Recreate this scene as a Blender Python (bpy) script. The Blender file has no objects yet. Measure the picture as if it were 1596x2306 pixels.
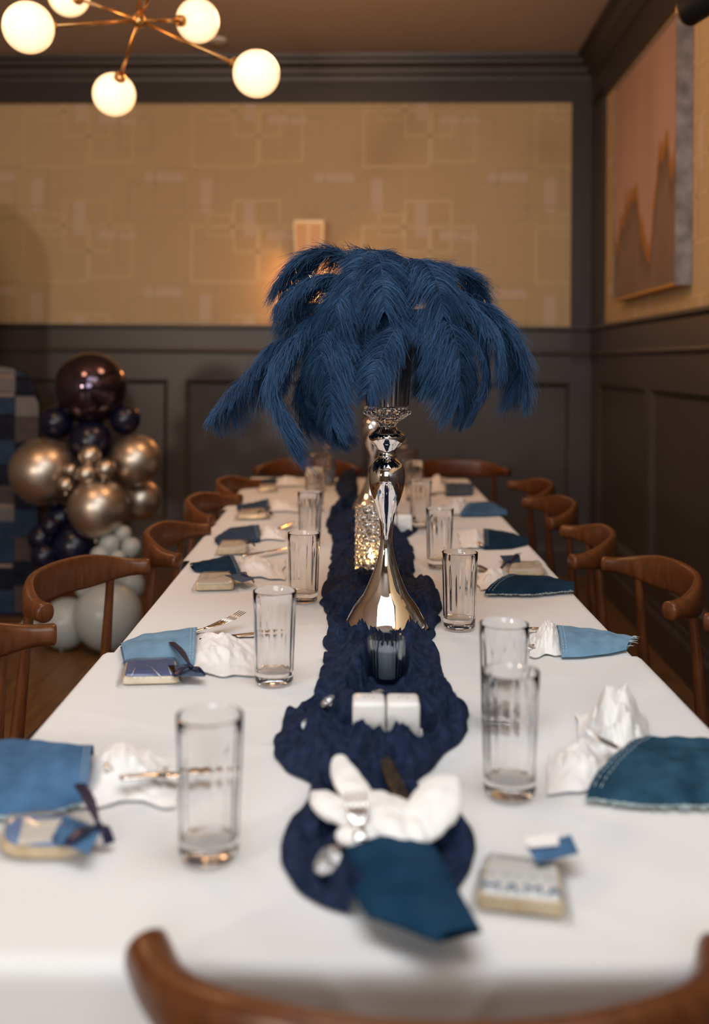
import bpy, bmesh, math, random
import numpy as np
from mathutils import Vector, Matrix, noise

S = bpy.context.scene
COL = S.collection
PI = math.pi

# ------------------------------------------------------------------ camera
F = 2242.0            # focal length in pixels of the 1596 x 2306 frame
CH = 1.29             # camera height
CX, CY = 798.0, 815.0 # where the optical axis meets the frame
ROLL = 0.0075
cam_d = bpy.data.cameras.new('camera')
cam = bpy.data.objects.new('camera', cam_d)
COL.objects.link(cam)
cam_d.sensor_fit = 'VERTICAL'
cam_d.sensor_height = 36.0
cam_d.sensor_width = 36.0
cam_d.lens = 36.0 * F / 2306.0
cam_d.shift_y = -(1153.0 - CY) / 2306.0
cam_d.clip_start = 0.05
cam_d.dof.use_dof = True
cam_d.dof.focus_distance = 2.0
cam_d.dof.aperture_fstop = 2.0
cam_d.dof.aperture_blades = 0
cam.matrix_world = Matrix.Translation((0, 0, CH)) @ Matrix.Rotation(PI/2, 4, 'X') @ Matrix.Rotation(ROLL, 4, 'Z')
S.camera = cam

# ------------------------------------------------------------------ view / world / big lights
vs = S.view_settings
vs.view_transform = 'Standard'
vs.look = 'None'
vs.gamma = 1.0
vs.use_curve_mapping = False
vs.exposure = 0.07
w = bpy.data.worlds.new('world')
S.world = w
w.use_nodes = True
w.node_tree.nodes['Background'].inputs[0].default_value = (0.75, 0.85, 1.0, 1)
w.node_tree.nodes['Background'].inputs[1].default_value = 0.25
try:
    S.cycles.use_denoising = True
    S.cycles.denoiser = 'OPENIMAGEDENOISE'
except Exception:
    pass
S.cycles.max_bounces = 10
S.cycles.diffuse_bounces = 3
S.cycles.glossy_bounces = 4
S.cycles.transmission_bounces = 8
S.cycles.transparent_max_bounces = 16
S.cycles.sample_clamp_indirect = 3.0
S.cycles.blur_glossy = 0.5
S.cycles.caustics_refractive = True
S.cycles.caustics_reflective = False

def area(name, loc, aim, sx, sy, power, color):
    d = bpy.data.lights.new(name, 'AREA')
    d.shape = 'RECTANGLE'; d.size = sx; d.size_y = sy; d.energy = power; d.color = color
    o = bpy.data.objects.new(name, d); COL.objects.link(o)
    o.location = loc
    o.rotation_euler = (Vector(aim) - Vector(loc)).to_track_quat('-Z', 'Y').to_euler()
    return o

def point(name, loc, power, color, r=0.06):
    d = bpy.data.lights.new(name, 'POINT')
    d.energy = power; d.color = color; d.shadow_soft_size = r
    o = bpy.data.objects.new(name, d); COL.objects.link(o); o.location = loc
    return o

WARM = (1.0, 0.55, 0.27)
DAY = (0.87, 0.945, 1.0)
# daylight through the window in the wall behind the camera
area('window_daylight', (-0.15, -2.85, 2.0), (0.0, 2.2, 0.9), 2.0, 1.5, 70, DAY)
# added soft overhead fill in place of bounced flash, no real fitting
area('overhead_fill', (0.05, 1.35, 3.1), (0.05, 2.1, 0.75), 2.2, 2.4, 64, DAY)
# added light, left behind the camera, to throw the tall arch's shadow
area('arch_shadow_light', (-2.75, -1.6, 1.55), (-1.9, 6.0, 1.4), 0.35, 0.35, 55, (1.0, 0.86, 0.74))
# warm pendant lamps of the room that hang outside the frame
point('pendant_light_near', (0.9, 0.3, 2.55), 6, WARM, 0.15)
point('pendant_light_left', (-1.55, 3.0, 2.55), 30, WARM, 0.2)
point('pendant_light_centre', (-0.1, 3.9, 2.7), 30, WARM, 0.25)

# ------------------------------------------------------------------ helpers
def un(px, py):
    dx, dy = px - CX, py - CY
    c, s = math.cos(ROLL), math.sin(ROLL)
    return dx*c + dy*s, -dx*s + dy*c

def P(px, py, d):
    """world point seen at a pixel of the photograph, at depth d"""
    u, v = un(px, py)
    return Vector((u/F*d, d, CH - v/F*d))

def T(px, py, z=0.75):
    """world point seen at a pixel of the photograph, at height z"""
    u, v = un(px, py)
    d = F*(CH - z)/v
    return Vector((u/F*d, d, z))

class MB:
    def __init__(self):
        self.v = []; self.f = []
    def add(self, verts, faces):
        n = len(self.v)
        self.v += [tuple(p) for p in verts]
        self.f += [tuple(i + n for i in f) for f in faces]
        return self
    def box(self, c, s, rot=None, bevel=0.0):
        cx, cy, cz = c; hx, hy, hz = s[0]/2, s[1]/2, s[2]/2
        if bevel > 0:
            b = min(bevel, hx*.95, hy*.95, hz*.95)
            bm = bmesh.new()
            bmesh.ops.create_cube(bm, size=1.0)
            for v in bm.verts:
                v.co = Vector((v.co.x*2*hx, v.co.y*2*hy, v.co.z*2*hz))
            bmesh.ops.bevel(bm, geom=list(bm.edges), offset=b, segments=3, affect='EDGES', profile=0.5)
            bm.verts.index_update()
            vv = [v.co.copy() for v in bm.verts]; ff = [[q.index for q in f.verts] for f in bm.faces]
            bm.free()
        else:
            vv = [Vector((x*hx, y*hy, z*hz)) for z in (-1, 1) for y in (-1, 1) for x in (-1, 1)]
            ff = [(0,2,3,1),(4,5,7,6),(0,1,5,4),(2,6,7,3),(0,4,6,2),(1,3,7,5)]
        if rot is not None:
            vv = [rot @ v for v in vv]
        return self.add([(v.x+cx, v.y+cy, v.z+cz) for v in vv], ff)
    def tube(self, path, radii, seg=10, caps=True, flat=1.0, up=(0,0,1), sq=None):
        """sweep; radii: number, list, or list of (a,b)"""
        path = [Vector(p) for p in path]
        n = len(path)
        if not isinstance(radii, (list, tuple)): radii = [radii]*n
        vv = []
        upv = Vector(up)
        for i, p in enumerate(path):
            t = (path[min(i+1, n-1)] - path[max(i-1, 0)]).normalized()
            a = t.cross(upv)
            if a.length < 1e-4: a = t.cross(Vector((0, 1, 0.01)))
            a.normalize(); b = a.cross(t).normalized()
            r = radii[i]
            ra, rb = r if isinstance(r, (tuple, list)) else (r, r*flat)
            for k in range(seg):
                an = 2*PI*k/seg
                ca, sa = math.cos(an), math.sin(an)
                if sq:
                    e_ = 2.0/sq[i]
                    ca = math.copysign(abs(ca)**e_, ca); sa = math.copysign(abs(sa)**e_, sa)
                vv.append(p + a*ca*ra + b*sa*rb)
        ff = []
        for i in range(n-1):
            for k in range(seg):
                k2 = (k+1) % seg
                ff.append((i*seg+k, i*seg+k2, (i+1)*seg+k2, (i+1)*seg+k))
        if caps:
            ff.append(tuple(range(seg-1, -1, -1)))
            ff.append(tuple((n-1)*seg+k for k in range(seg)))
        return self.add(vv, ff)
    def lathe(self, prof, seg=48, c=(0,0,0), close=False, fn=None):
        vv = []
        for j, (r, z) in enumerate(prof):
            for k in range(seg):
                an = 2*PI*k/seg
                rr = r if fn is None else fn(r, z, an, j)
                vv.append((c[0]+rr*math.cos(an), c[1]+rr*math.sin(an), c[2]+z))
        m = len(prof); ff = []
        rng = range(m) if close else range(m-1)
        for i in rng:
            i2 = (i+1) % m
            for k in range(seg):
                k2 = (k+1) % seg
                ff.append((i*seg+k, i*seg+k2, i2*seg+k2, i2*seg+k))
        return self.add(vv, ff)
    def ell(self, c, ax, nu=16, nv=10):
        """ellipsoid; ax = three axis vectors"""
        c = Vector(c); A, B, C_ = [Vector(a) for a in ax]
        vv = [c + C_]; ff = []
        for j in range(1, nv):
            th = PI*j/nv
            for k in range(nu):
                an = 2*PI*k/nu
                vv.append(c + (A*math.cos(an) + B*math.sin(an))*math.sin(th) + C_*math.cos(th))
        vv.append(c - C_)
        for k in range(nu):
            ff.append((0, 1+k, 1+(k+1) % nu))
            ff.append((len(vv)-1, 1+(nv-2)*nu+(k+1) % nu, 1+(nv-2)*nu+k))
        for j in range(nv-2):
            for k in range(nu):
                a = 1+j*nu; b = 1+(j+1)*nu; k2 = (k+1) % nu
                ff.append((a+k, b+k, b+k2, a+k2))
        return self.add(vv, ff)
    def grid(self, fn, nu, nv):
        vv = [fn(i/nu, j/nv) for j in range(nv+1) for i in range(nu+1)]
        w_ = nu+1
        ff = [(j*w_+i, j*w_+i+1, (j+1)*w_+i+1, (j+1)*w_+i) for j in range(nv) for i in range(nu)]
        return self.add(vv, ff)
    def prism(self, poly, d):
        """closed polygon (3d points) extruded by vector d"""
        d = Vector(d); poly = [Vector(p) for p in poly]; n = len(poly)
        vv = poly + [p + d for p in poly]
        ff = [tuple(range(n-1, -1, -1)), tuple(range(n, 2*n))]
        ff += [(i, (i+1) % n, n+(i+1) % n, n+i) for i in range(n)]
        return self.add(vv, ff)

def mesh_obj(name, mb, mat, parent=None, origin=None, smooth=True, auto=None):
    me = bpy.data.meshes.new(name)
    v = mb.v
    if origin is not None:
        o_ = Vector(origin)
        v = [(p[0]-o_.x, p[1]-o_.y, p[2]-o_.z) for p in v]
    me.from_pydata(v, [], mb.f)
    me.validate()
    if smooth:
        me.polygons.foreach_set('use_smooth', [True]*len(me.polygons))
        if auto is not None:
            me.set_sharp_from_angle(angle=math.radians(auto))
    me.update()
    if mat is not None: me.materials.append(mat)
    o = bpy.data.objects.new(name, me)
    COL.objects.link(o)
    if origin is not None: o.location = origin
    if parent is not None: o.parent = parent
    return o

def tag(o, label=None, cat=None, group=None, kind=None):
    if label: o['label'] = label
    if cat: o['category'] = cat
    if group: o['group'] = group
    if kind: o['kind'] = kind
    return o

def thing(name, loc, label, cat, group=None, rz=0.0):
    o = bpy.data.objects.new(name, None)
    o.empty_display_size = 0.05
    COL.objects.link(o)
    o.location = loc; o.rotation_euler = (0, 0, rz)
    return tag(o, label, cat, group)

def struct(name, mb, mat, parent=None, smooth=False):
    o = mesh_obj(name, mb, mat, parent, smooth=smooth)
    if parent is None: o['kind'] = 'structure'
    return o

def copy_tree(o, parent=None):
    c = o.copy(); COL.objects.link(c)
    if parent is not None: c.parent = parent
    for ch in list(o.children): copy_tree(ch, c)
    return c

def lerp(a, b, t): return a + (b-a)*t

def resample(pts, n):
    pts = [Vector(p) for p in pts]
    L = [0.0]
    for a, b in zip(pts, pts[1:]): L.append(L[-1] + (b-a).length)
    out = []
    for i in range(n):
        s = L[-1]*i/(n-1)
        k = 0
        while k < len(L)-2 and L[k+1] < s: k += 1
        seg = L[k+1]-L[k]
        out.append(pts[k].lerp(pts[k+1], 0 if seg < 1e-9 else (s-L[k])/seg))
    return out

def catmull(pts, n):
    pts = [Vector(p) for p in pts]
    q = [pts[0]*2-pts[1]] + pts + [pts[-1]*2-pts[-2]]
    out = []
    m = len(pts)-1
    for i in range(n):
        s = m*i/(n-1); k = min(int(s), m-1); t = s-k
        a, b, c, d = q[k], q[k+1], q[k+2], q[k+3]
        out.append(0.5*((2*b) + (c-a)*t + (2*a-5*b+4*c-d)*t*t + (3*b-a-3*c+d)*t*t*t))
    return out

# ------------------------------------------------------------------ materials
def mat(name, color, rough=0.5, metal=0.0, spec=0.5, trans=0.0, ior=1.45, emit=None, estr=0.0, sheen=0.0, coat=0.0):
    m = bpy.data.materials.new(name); m.use_nodes = True
    b = m.node_tree.nodes['Principled BSDF']
    b.inputs['Base Color'].default_value = (*color, 1)
    b.inputs['Roughness'].default_value = rough
    b.inputs['Metallic'].default_value = metal
    b.inputs['Specular IOR Level'].default_value = spec
    b.inputs['Transmission Weight'].default_value = trans
    b.inputs['IOR'].default_value = ior
    b.inputs['Sheen Weight'].default_value = sheen
    b.inputs['Coat Weight'].default_value = coat
    if emit:
        b.inputs['Emission Color'].default_value = (*emit, 1)
        b.inputs['Emission Strength'].default_value = estr
    return m

def nodes(m): return m.node_tree.nodes, m.node_tree.links, m.node_tree.nodes['Principled BSDF']

def noise_color(m, c1, c2, scale=(1,1,1), nscale=8.0, detail=5.0, bump=0.0, coord='Object', dist=0.0, lo=0.35, hi=0.65):
    N, L, B = nodes(m)
    tc = N.new('ShaderNodeTexCoord'); mp = N.new('ShaderNodeMapping'); mp.inputs['Scale'].default_value = scale
    nz = N.new('ShaderNodeTexNoise'); nz.inputs['Scale'].default_value = nscale; nz.inputs['Detail'].default_value = detail
    nz.inputs['Distortion'].default_value = dist
    rp = N.new('ShaderNodeValToRGB')
    rp.color_ramp.elements[0].position = lo; rp.color_ramp.elements[0].color = (*c1, 1)
    rp.color_ramp.elements[1].position = hi; rp.color_ramp.elements[1].color = (*c2, 1)
    L.new(tc.outputs[coord], mp.inputs[0]); L.new(mp.outputs[0], nz.inputs['Vector'])
    L.new(nz.outputs['Fac'], rp.inputs[0]); L.new(rp.outputs[0], B.inputs['Base Color'])
    if bump:
        bp = N.new('ShaderNodeBump'); bp.inputs['Strength'].default_value = bump; bp.inputs['Distance'].default_value = 0.002
        L.new(nz.outputs['Fac'], bp.inputs['Height']); L.new(bp.outputs[0], B.inputs['Normal'])
    return m

M = {}
M['wood'] = noise_color(mat('chair_wood', (0.12,0.04,0.015), 0.32, spec=0.5), (0.082,0.023,0.0065), (0.135,0.042,0.012), (16,16,4), 5, 5, 0.03, lo=0.3, hi=0.7)
M['seat'] = mat('seat_leather', (0.03,0.022,0.018), 0.45)
M['cloth'] = noise_color(mat('white_cloth', (0.8,0.78,0.76), 0.85, spec=0.2, sheen=0.1), (0.755,0.75,0.745), (0.79,0.79,0.785), (1,1,1), 900, 2, 0.05)
M['table'] = mat('table_wood', (0.1,0.06,0.03), 0.5)
M['wainscot'] = mat('charcoal_paint', (0.060,0.050,0.045), 0.38)
M['crown'] = mat('charcoal_paint_crown', (0.036,0.029,0.027), 0.42)
M['ceiling'] = mat('taupe_ceiling', (0.41,0.345,0.305), 0.9, spec=0.1)
M['plain'] = mat('taupe_plaster', (0.26,0.22,0.18), 0.7)
M['paper'] = noise_color(mat('tan_wallpaper', (0.5,0.36,0.2), 0.6, spec=0.3), (0.46,0.33,0.175), (0.55,0.40,0.22), (1,1,40), 30, 4, 0.08)
M['paper_bar'] = mat('wallpaper_pale_bar', (0.55,0.41,0.285), 0.55)
M['paper_line'] = mat('wallpaper_gold_line', (0.56,0.41,0.20), 0.45)
M['paper_dark'] = mat('wallpaper_bronze_line', (0.44,0.315,0.165), 0.45)
M['floor'] = noise_color(mat('oak_floor', (0.2,0.11,0.05), 0.4), (0.11,0.052,0.018), (0.19,0.095,0.036), (14,1.2,1), 6, 6, 0.05)
M['floor_gap'] = mat('floor_gap', (0.03,0.018,0.01), 0.8)
M['silver'] = mat('polished_silver', (0.92,0.90,0.88), 0.03, 1.0)
M['silver_cup'] = mat('silvered_fluted_glass', (0.80,0.77,0.74), 0.16, 1.0)
M['steel'] = mat('cutlery_steel', (0.8,0.77,0.74), 0.14, 1.0)
M['dark_reflection_steel'] = noise_color(mat('dark_reflection_steel', (0.2,0.19,0.17), 0.3, 0.9), (0.06,0.055,0.05), (0.28,0.24,0.17), (1,1,1), 160, 3)  # dark mottling painted in for what the knife blade mirrors
M['wire'] = mat('silver_wire', (0.85,0.83,0.8), 0.15, 1.0)
M['brass'] = mat('brushed_brass', (0.62,0.33,0.12), 0.3, 1.0)
M['dkbrass'] = mat('aged_brass', (0.35,0.25,0.14), 0.4, 1.0)
M['black'] = mat('black_metal', (0.008,0.007,0.007), 0.55, spec=0.2)
M['glass'] = mat('clear_glass', (1,1,1), 0.0, trans=1.0, ior=1.45)
M['crystal'] = mat('cut_crystal', (1,1,1), 0.0, trans=1.0, ior=1.55)
M['gem'] = mat('acrylic_gem', (1,1,1), 0.0, trans=0.85, ior=2.0)
M['smoke'] = mat('smoky_glass', (0.42,0.46,0.5), 0.02, trans=1.0, ior=1.4)
M['wax'] = mat('pale_wax', (0.62,0.66,0.68), 0.5)
M['wax_warm'] = mat('candle_wax', (0.85,0.78,0.66), 0.5)
M['flame'] = mat('flame', (1,0.6,0.2), 0.5, emit=(1.0,0.62,0.22), estr=22)
M['gauze'] = noise_color(mat('navy_gauze', (0.02,0.03,0.075), 0.85, spec=0.1), (0.008,0.015,0.037), (0.019,0.031,0.070), (1,1,1), 60, 4, 0.3)
M['ceramic'] = mat('white_ceramic', (0.82,0.8,0.78), 0.2)
M['napkin'] = mat('white_napkin', (0.86,0.84,0.82), 0.9, spec=0.1)
M['cookie'] = noise_color(mat('cookie', (0.72,0.55,0.34), 0.8), (0.66,0.49,0.29), (0.78,0.62,0.42), (1,1,1), 60, 4)
M['ice_blue'] = mat('blue_icing', (0.09,0.14,0.30), 0.45)
M['ice_blue2'] = mat('bright_blue_icing', (0.16,0.27,0.48), 0.45)
M['ice_cream'] = mat('cream_icing', (0.80,0.74,0.64), 0.5)
M['ice_white'] = mat('white_icing', (0.88,0.87,0.83), 0.3)
M['ribbon'] = mat('navy_satin', (0.006,0.010,0.042), 0.35)
M['ribbon_blue'] = mat('blue_satin', (0.01,0.035,0.16), 0.35)
M['bal_navy'] = mat('navy_balloon', (0.006,0.007,0.021), 0.25)
M['bal_chrome'] = mat('dark_mirror_balloon', (0.09,0.065,0.085), 0.08, 0.9)
M['bal_gold'] = mat('champagne_balloon', (0.56,0.475,0.39), 0.36, 0.95)
M['bal_grey'] = mat('dusty_grey_balloon', (0.38,0.41,0.395), 0.3)
M['fray'] = mat('frayed_threads', (0.42,0.52,0.53), 0.9)
M['thread'] = mat('stitch_thread', (0.55,0.62,0.66), 0.8)
M['letters'] = mat('blue_icing_letters', (0.16,0.25,0.36), 0.5)
M['frame_silver'] = noise_color(mat('silver_leaf_frame', (0.4,0.36,0.34), 0.4, 0.3), (0.15,0.13,0.125), (0.30,0.27,0.26), (1,1,1), 14, 5)
M['gold'] = mat('gold_edge', (0.55,0.30,0.07), 0.4, 0.6)
M['amber'] = mat('amber_glass', (0.62,0.30,0.08), 0.3, trans=0.25, emit=(1.0,0.42,0.08), estr=0.12)
M['bulb'] = mat('bulb', (1,0.7,0.4), 0.5, emit=(1.0,0.55,0.2), estr=12)
M['window_frame'] = mat('window_frame', (0.06,0.055,0.05), 0.4)

def denim(name, c, light=1.25):
    m = mat(name, c, 0.9, spec=0.05)
    N, L, B = nodes(m)
    tc = N.new('ShaderNodeTexCoord')
    wv = N.new('ShaderNodeTexWave'); wv.wave_type = 'BANDS'; wv.bands_direction = 'DIAGONAL'
    wv.inputs['Scale'].default_value = 260; wv.inputs['Distortion'].default_value = 1.5
    nz = N.new('ShaderNodeTexNoise'); nz.inputs['Scale'].default_value = 22; nz.inputs['Detail'].default_value = 6
    L.new(tc.outputs['Object'], wv.inputs['Vector']); L.new(tc.outputs['Object'], nz.inputs['Vector'])
    ad = N.new('ShaderNodeMath'); ad.operation = 'MULTIPLY_ADD'; ad.inputs[1].default_value = 0.3
    L.new(wv.outputs['Fac'], ad.inputs[0]); L.new(nz.outputs['Fac'], ad.inputs[2])
    rp = N.new('ShaderNodeValToRGB')
    rp.color_ramp.elements[0].position = 0.4; rp.color_ramp.elements[0].color = (*[x*0.8 for x in c], 1)
    rp.color_ramp.elements[1].position = 0.95; rp.color_ramp.elements[1].color = (*[min(1, x*light+0.01) for x in c], 1)
    L.new(ad.outputs[0], rp.inputs[0]); L.new(rp.outputs[0], B.inputs['Base Color'])
    bp = N.new('ShaderNodeBump'); bp.inputs['Strength'].default_value = 0.25; bp.inputs['Distance'].default_value = 0.001
    L.new(ad.outputs[0], bp.inputs['Height']); L.new(bp.outputs[0], B.inputs['Normal'])
    return m
M['den_light'] = denim('light_blue_denim', (0.17,0.30,0.43), 1.2)
M['den_mid'] = denim('mid_blue_denim', (0.055,0.125,0.235), 1.5)
M['den_navy'] = denim('navy_denim', (0.006,0.027,0.058), 1.25)
M['den_pouch'] = denim('deep_blue_denim', (0.006,0.036,0.078), 1.2)
M['den_dark'] = denim('dark_washed_denim', (0.010,0.033,0.055), 3.2)
M['den_grey'] = denim('grey_blue_denim', (0.07,0.10,0.16), 1.2)
M['den_slate'] = denim('slate_denim', (0.022,0.040,0.072), 1.2)
M['den_slate2'] = denim('slate_blue_denim', (0.032,0.055,0.10), 1.2)
M['den_pale'] = denim('pale_grey_denim', (0.15,0.14,0.14), 1.1)
M['den_brown'] = denim('taupe_denim', (0.07,0.055,0.055), 1.1)
M['den_trim'] = denim('pale_hem_denim', (0.24,0.18,0.15), 1.1)
M['den_black'] = denim('blue_black_denim', (0.010,0.012,0.022), 1.2)

def feather_mat():
    m = mat('blue_ostrich', (0.018,0.048,0.115), 0.65, spec=0.25)
    N, L, B = nodes(m)
    nz = N.new('ShaderNodeTexNoise'); nz.inputs['Scale'].default_value = 14
    tc = N.new('ShaderNodeTexCoord'); L.new(tc.outputs['Object'], nz.inputs['Vector'])
    rp = N.new('ShaderNodeValToRGB')
    rp.color_ramp.elements[0].position = 0.35; rp.color_ramp.elements[0].color = (0.021,0.056,0.128,1)
    rp.color_ramp.elements[1].position = 0.7; rp.color_ramp.elements[1].color = (0.042,0.103,0.21,1)
    L.new(nz.outputs['Fac'], rp.inputs[0]); L.new(rp.outputs[0], B.inputs['Base Color'])
    tr = N.new('ShaderNodeBsdfTranslucent'); L.new(rp.outputs[0], tr.inputs[0])
    mx = N.new('ShaderNodeMixShader'); mx.inputs[0].default_value = 0.15
    L.new(B.outputs[0], mx.inputs[1]); L.new(tr.outputs[0], mx.inputs[2])
    L.new(mx.outputs[0], N['Material Output'].inputs['Surface'])
    return m
M['feather'] = feather_mat()
M['quill'] = mat('quill', (0.012,0.032,0.075), 0.5)

def cello_mat():
    m = bpy.data.materials.new('cellophane'); m.use_nodes = True
    N, L = m.node_tree.nodes, m.node_tree.links
    N.clear()
    out = N.new('ShaderNodeOutputMaterial'); tr = N.new('ShaderNodeBsdfTransparent'); gl = N.new('ShaderNodeBsdfGlossy')
    tr.inputs[0].default_value = (0.95,0.95,0.95,1)
    gl.inputs['Roughness'].default_value = 0.12
    fr = N.new('ShaderNodeFresnel'); fr.inputs[0].default_value = 1.5
    mx = N.new('ShaderNodeMixShader')
    ad = N.new('ShaderNodeMath'); ad.operation = 'MULTIPLY_ADD'; ad.inputs[1].default_value = 0.5; ad.inputs[2].default_value = 0.03
    L.new(fr.outputs[0], ad.inputs[0]); L.new(ad.outputs[0], mx.inputs[0])
    L.new(tr.outputs[0], mx.inputs[1]); L.new(gl.outputs[0], mx.inputs[2]); L.new(mx.outputs[0], out.inputs[0])
    return m
M['cello'] = cello_mat()

def globe_mat():
    m = bpy.data.materials.new('opal_globe'); m.use_nodes = True
    N, L, B = nodes(m)
    B.inputs['Base Color'].default_value = (0.8,0.7,0.55,1); B.inputs['Roughness'].default_value = 0.25
    lw = N.new('ShaderNodeLayerWeight'); lw.inputs[0].default_value = 0.35
    rp = N.new('ShaderNodeValToRGB')
    rp.color_ramp.elements[0].position = 0.25; rp.color_ramp.elements[0].color = (1.0,0.82,0.52,1)
    rp.color_ramp.elements[1].position = 0.85; rp.color_ramp.elements[1].color = (0.95,0.46,0.16,1)
    L.new(lw.outputs['Facing'], rp.inputs[0]); L.new(rp.outputs[0], B.inputs['Emission Color'])
    B.inputs['Emission Strength'].default_value = 1.05
    return m
M['globe'] = globe_mat()

def art_mat():
    """abstract canvas: blush drips over bronze and umber"""
    m = mat('abstract_canvas', (0.4,0.25,0.2), 0.6)
    N, L, B = nodes(m)
    tc = N.new('ShaderNodeTexCoord')
    sp = N.new('ShaderNodeSeparateXYZ'); L.new(tc.outputs['Object'], sp.inputs[0])
    mp = N.new('ShaderNodeMapping'); mp.inputs['Scale'].default_value = (3.6,3.6,0.3)
    L.new(tc.outputs['Object'], mp.inputs[0])
    n1 = N.new('ShaderNodeTexNoise'); n1.inputs['Scale'].default_value = 1.0; n1.inputs['Detail'].default_value = 3
    L.new(mp.outputs[0], n1.inputs['Vector'])
    a = N.new('ShaderNodeMath'); a.operation = 'MULTIPLY_ADD'; a.inputs[1].default_value = 1.45
    L.new(n1.outputs['Fac'], a.inputs[0])
    L.new(sp.outputs['Z'], a.inputs[2])
    rp = N.new('ShaderNodeValToRGB'); e = rp.color_ramp.elements
    e[0].position = 0.0; e[0].color = (0.15,0.10,0.075,1)
    e[1].position = 1.0; e[1].color = (0.34,0.21,0.165,1)
    for p, c in ((0.40,(0.20,0.135,0.105,1)), (0.515,(0.125,0.08,0.055,1)), (0.535,(0.30,0.13,0.03,1)), (0.575,(0.32,0.145,0.04,1)), (0.60,(0.42,0.265,0.22,1)), (0.85,(0.38,0.235,0.185,1))):
        x = e.new(p); x.color = c
    sc = N.new('ShaderNodeMath'); sc.operation = 'MULTIPLY_ADD'; sc.inputs[1].default_value = 0.8; sc.inputs[2].default_value = 0.12
    L.new(a.outputs[0], sc.inputs[0]); L.new(sc.outputs[0], rp.inputs[0]); L.new(rp.outputs[0], B.inputs['Base Color'])
    return m
M['art'] = art_mat()

# ------------------------------------------------------------------ room shell
YAW = math.radians(2.2)
CRN = Vector((1.456, 6.08, 0))
E1 = Vector((-math.cos(YAW), math.sin(YAW), 0))     # along the back wall, leftwards
E2 = Vector((-math.sin(YAW), -math.cos(YAW), 0))    # out of the back wall, towards the camera
RH = 3.155
def R(u, v, z): return CRN + E1*u + E2*v + Vector((0, 0, z))
LU, LV = 4.7, 9.0   # room size

def rbox(mb, u0, u1, v0, v1, z0, z1):
    vv = [R(u, v, z) for z in (z0, z1) for v in (v0, v1) for u in (u0, u1)]
    mb.add(vv, [(0,2,3,1),(4,5,7,6),(0,1,5,4),(2,6,7,3),(0,4,6,2),(1,3,7,5)])
    return mb
def rprof(mb, prof, a0, a1, wall):
    """moulding: profile of (out, z) swept along the back or right wall"""
    vv = []
    for a in (a0, a1):
        for o_, z in prof:
            vv.append(R(a, o_, z) if wall == 'back' else R(o_, a, z))
    n = len(prof)
    mb.add(vv, [(i, (i+1) % n, n+(i+1) % n, n+i) for i in range(n)] + [tuple(range(n-1,-1,-1)), tuple(range(n, 2*n))])
    return mb

fl = struct('floor', rbox(MB(), -0.1, LU+0.1, -0.1, LV+0.1, -0.06, -0.008), M['floor_gap'])
def plank(u0, u1, v0, v1, i):
    return mesh_obj('floor_plank', rbox(MB(), u0+0.0012, u1-0.0012, v0+0.0012, v1-0.0012, -0.008, 0.0), M['floor'], fl, smooth=False)
random.seed(5)
pw = 0.125
for i in range(38):
    u0 = i*pw
    if u0 + pw > LU: break
    near_ = 1.7 < u0 < 4.2
    cuts = [0.0]
    v = random.uniform(0.4, 1.4)
    while v < 5.2:
        cuts.append(v); v += random.uniform(1.1, 1.7)
    cuts.append(LV)
    if near_:
        for a, b in zip(cuts, cuts[1:]): plank(u0, u0+pw, a, b, i)
    else:
        plank(u0, u0+pw, 0.0, LV, i)
struct('ceiling', rbox(MB(), -0.1, LU+0.1, -0.1, LV+0.1, RH, RH+0.1), M['ceiling'])

# back wall: core, wallpaper field, wainscot pieces
wb = struct('wall_back', rbox(MB(), -0.1, LU+0.1, -0.12, -0.02, 0, RH), M['plain'])
mesh_obj('wallpaper', rbox(MB(), 0.1, LU, -0.02, 0.0, 1.45, 2.95), M['paper'], wb, smooth=False)
U0 = 0.14   # wallpaper right edge
def back_u(px): return (1335-px)/F*6.1
mesh_obj('frieze', rbox(MB(), 0, LU, -0.02, 0.022, 2.885, RH), M['crown'], wb, smooth=False)
mesh_obj('corner_stile', rbox(MB(), 0, U0, -0.02, 0.022, 1.3, 2.885), M['crown'], wb, smooth=False)
mesh_obj('rail_band', rbox(MB(), 0, LU, -0.02, 0.02, 1.36, 1.50), M['wainscot'], wb, smooth=False)
mesh_obj('top_rail', rbox(MB(), 0, LU, -0.02, 0.016, 1.172, 1.36), M['wainscot'], wb, smooth=False)
mesh_obj('bottom_rail', rbox(MB(), 0, LU, -0.02, 0.016, 0.0, 0.30), M['wainscot'], wb, smooth=False)
edges_b = [back_u(1283), back_u(868), back_u(832), back_u(415), back_u(375), back_u(-40), back_u(-80), LU]
prev = 0.0
for i in range(0, len(edges_b)-1, 2):
    mesh_obj('panel_stile', rbox(MB(), prev, edges_b[i], -0.02, 0.016, 0.30, 1.172), M['wainscot'], wb, smooth=False)
    if i+1 < len(edges_b):
        a, b = edges_b[i], edges_b[i+1]
        mb = MB()
        q = 0.03
        vo = [R(a,0.016,0.30), R(b,0.016,0.30), R(b,0.016,1.172), R(a,0.016,1.172)]
        vi = [R(a+q,-0.008,0.30+q), R(b-q,-0.008,0.30+q), R(b-q,-0.008,1.172-q), R(a+q,-0.008,1.172-q)]
        mb.add(vo+vi, [(0,1,5,4),(1,2,6,5),(2,3,7,6),(3,0,4,7),(4,5,6,7)])
        mesh_obj('wall_panel', mb, M['wainscot'], wb, smooth=False)
        prev = b
cap = [(0.0,1.485),(0.03,1.485),(0.045,1.497),(0.045,1.512),(0.0,1.515)]
ledge = [(0.0,1.335),(0.024,1.335),(0.034,1.35),(0.03,1.366),(0.0,1.372)]
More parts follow.
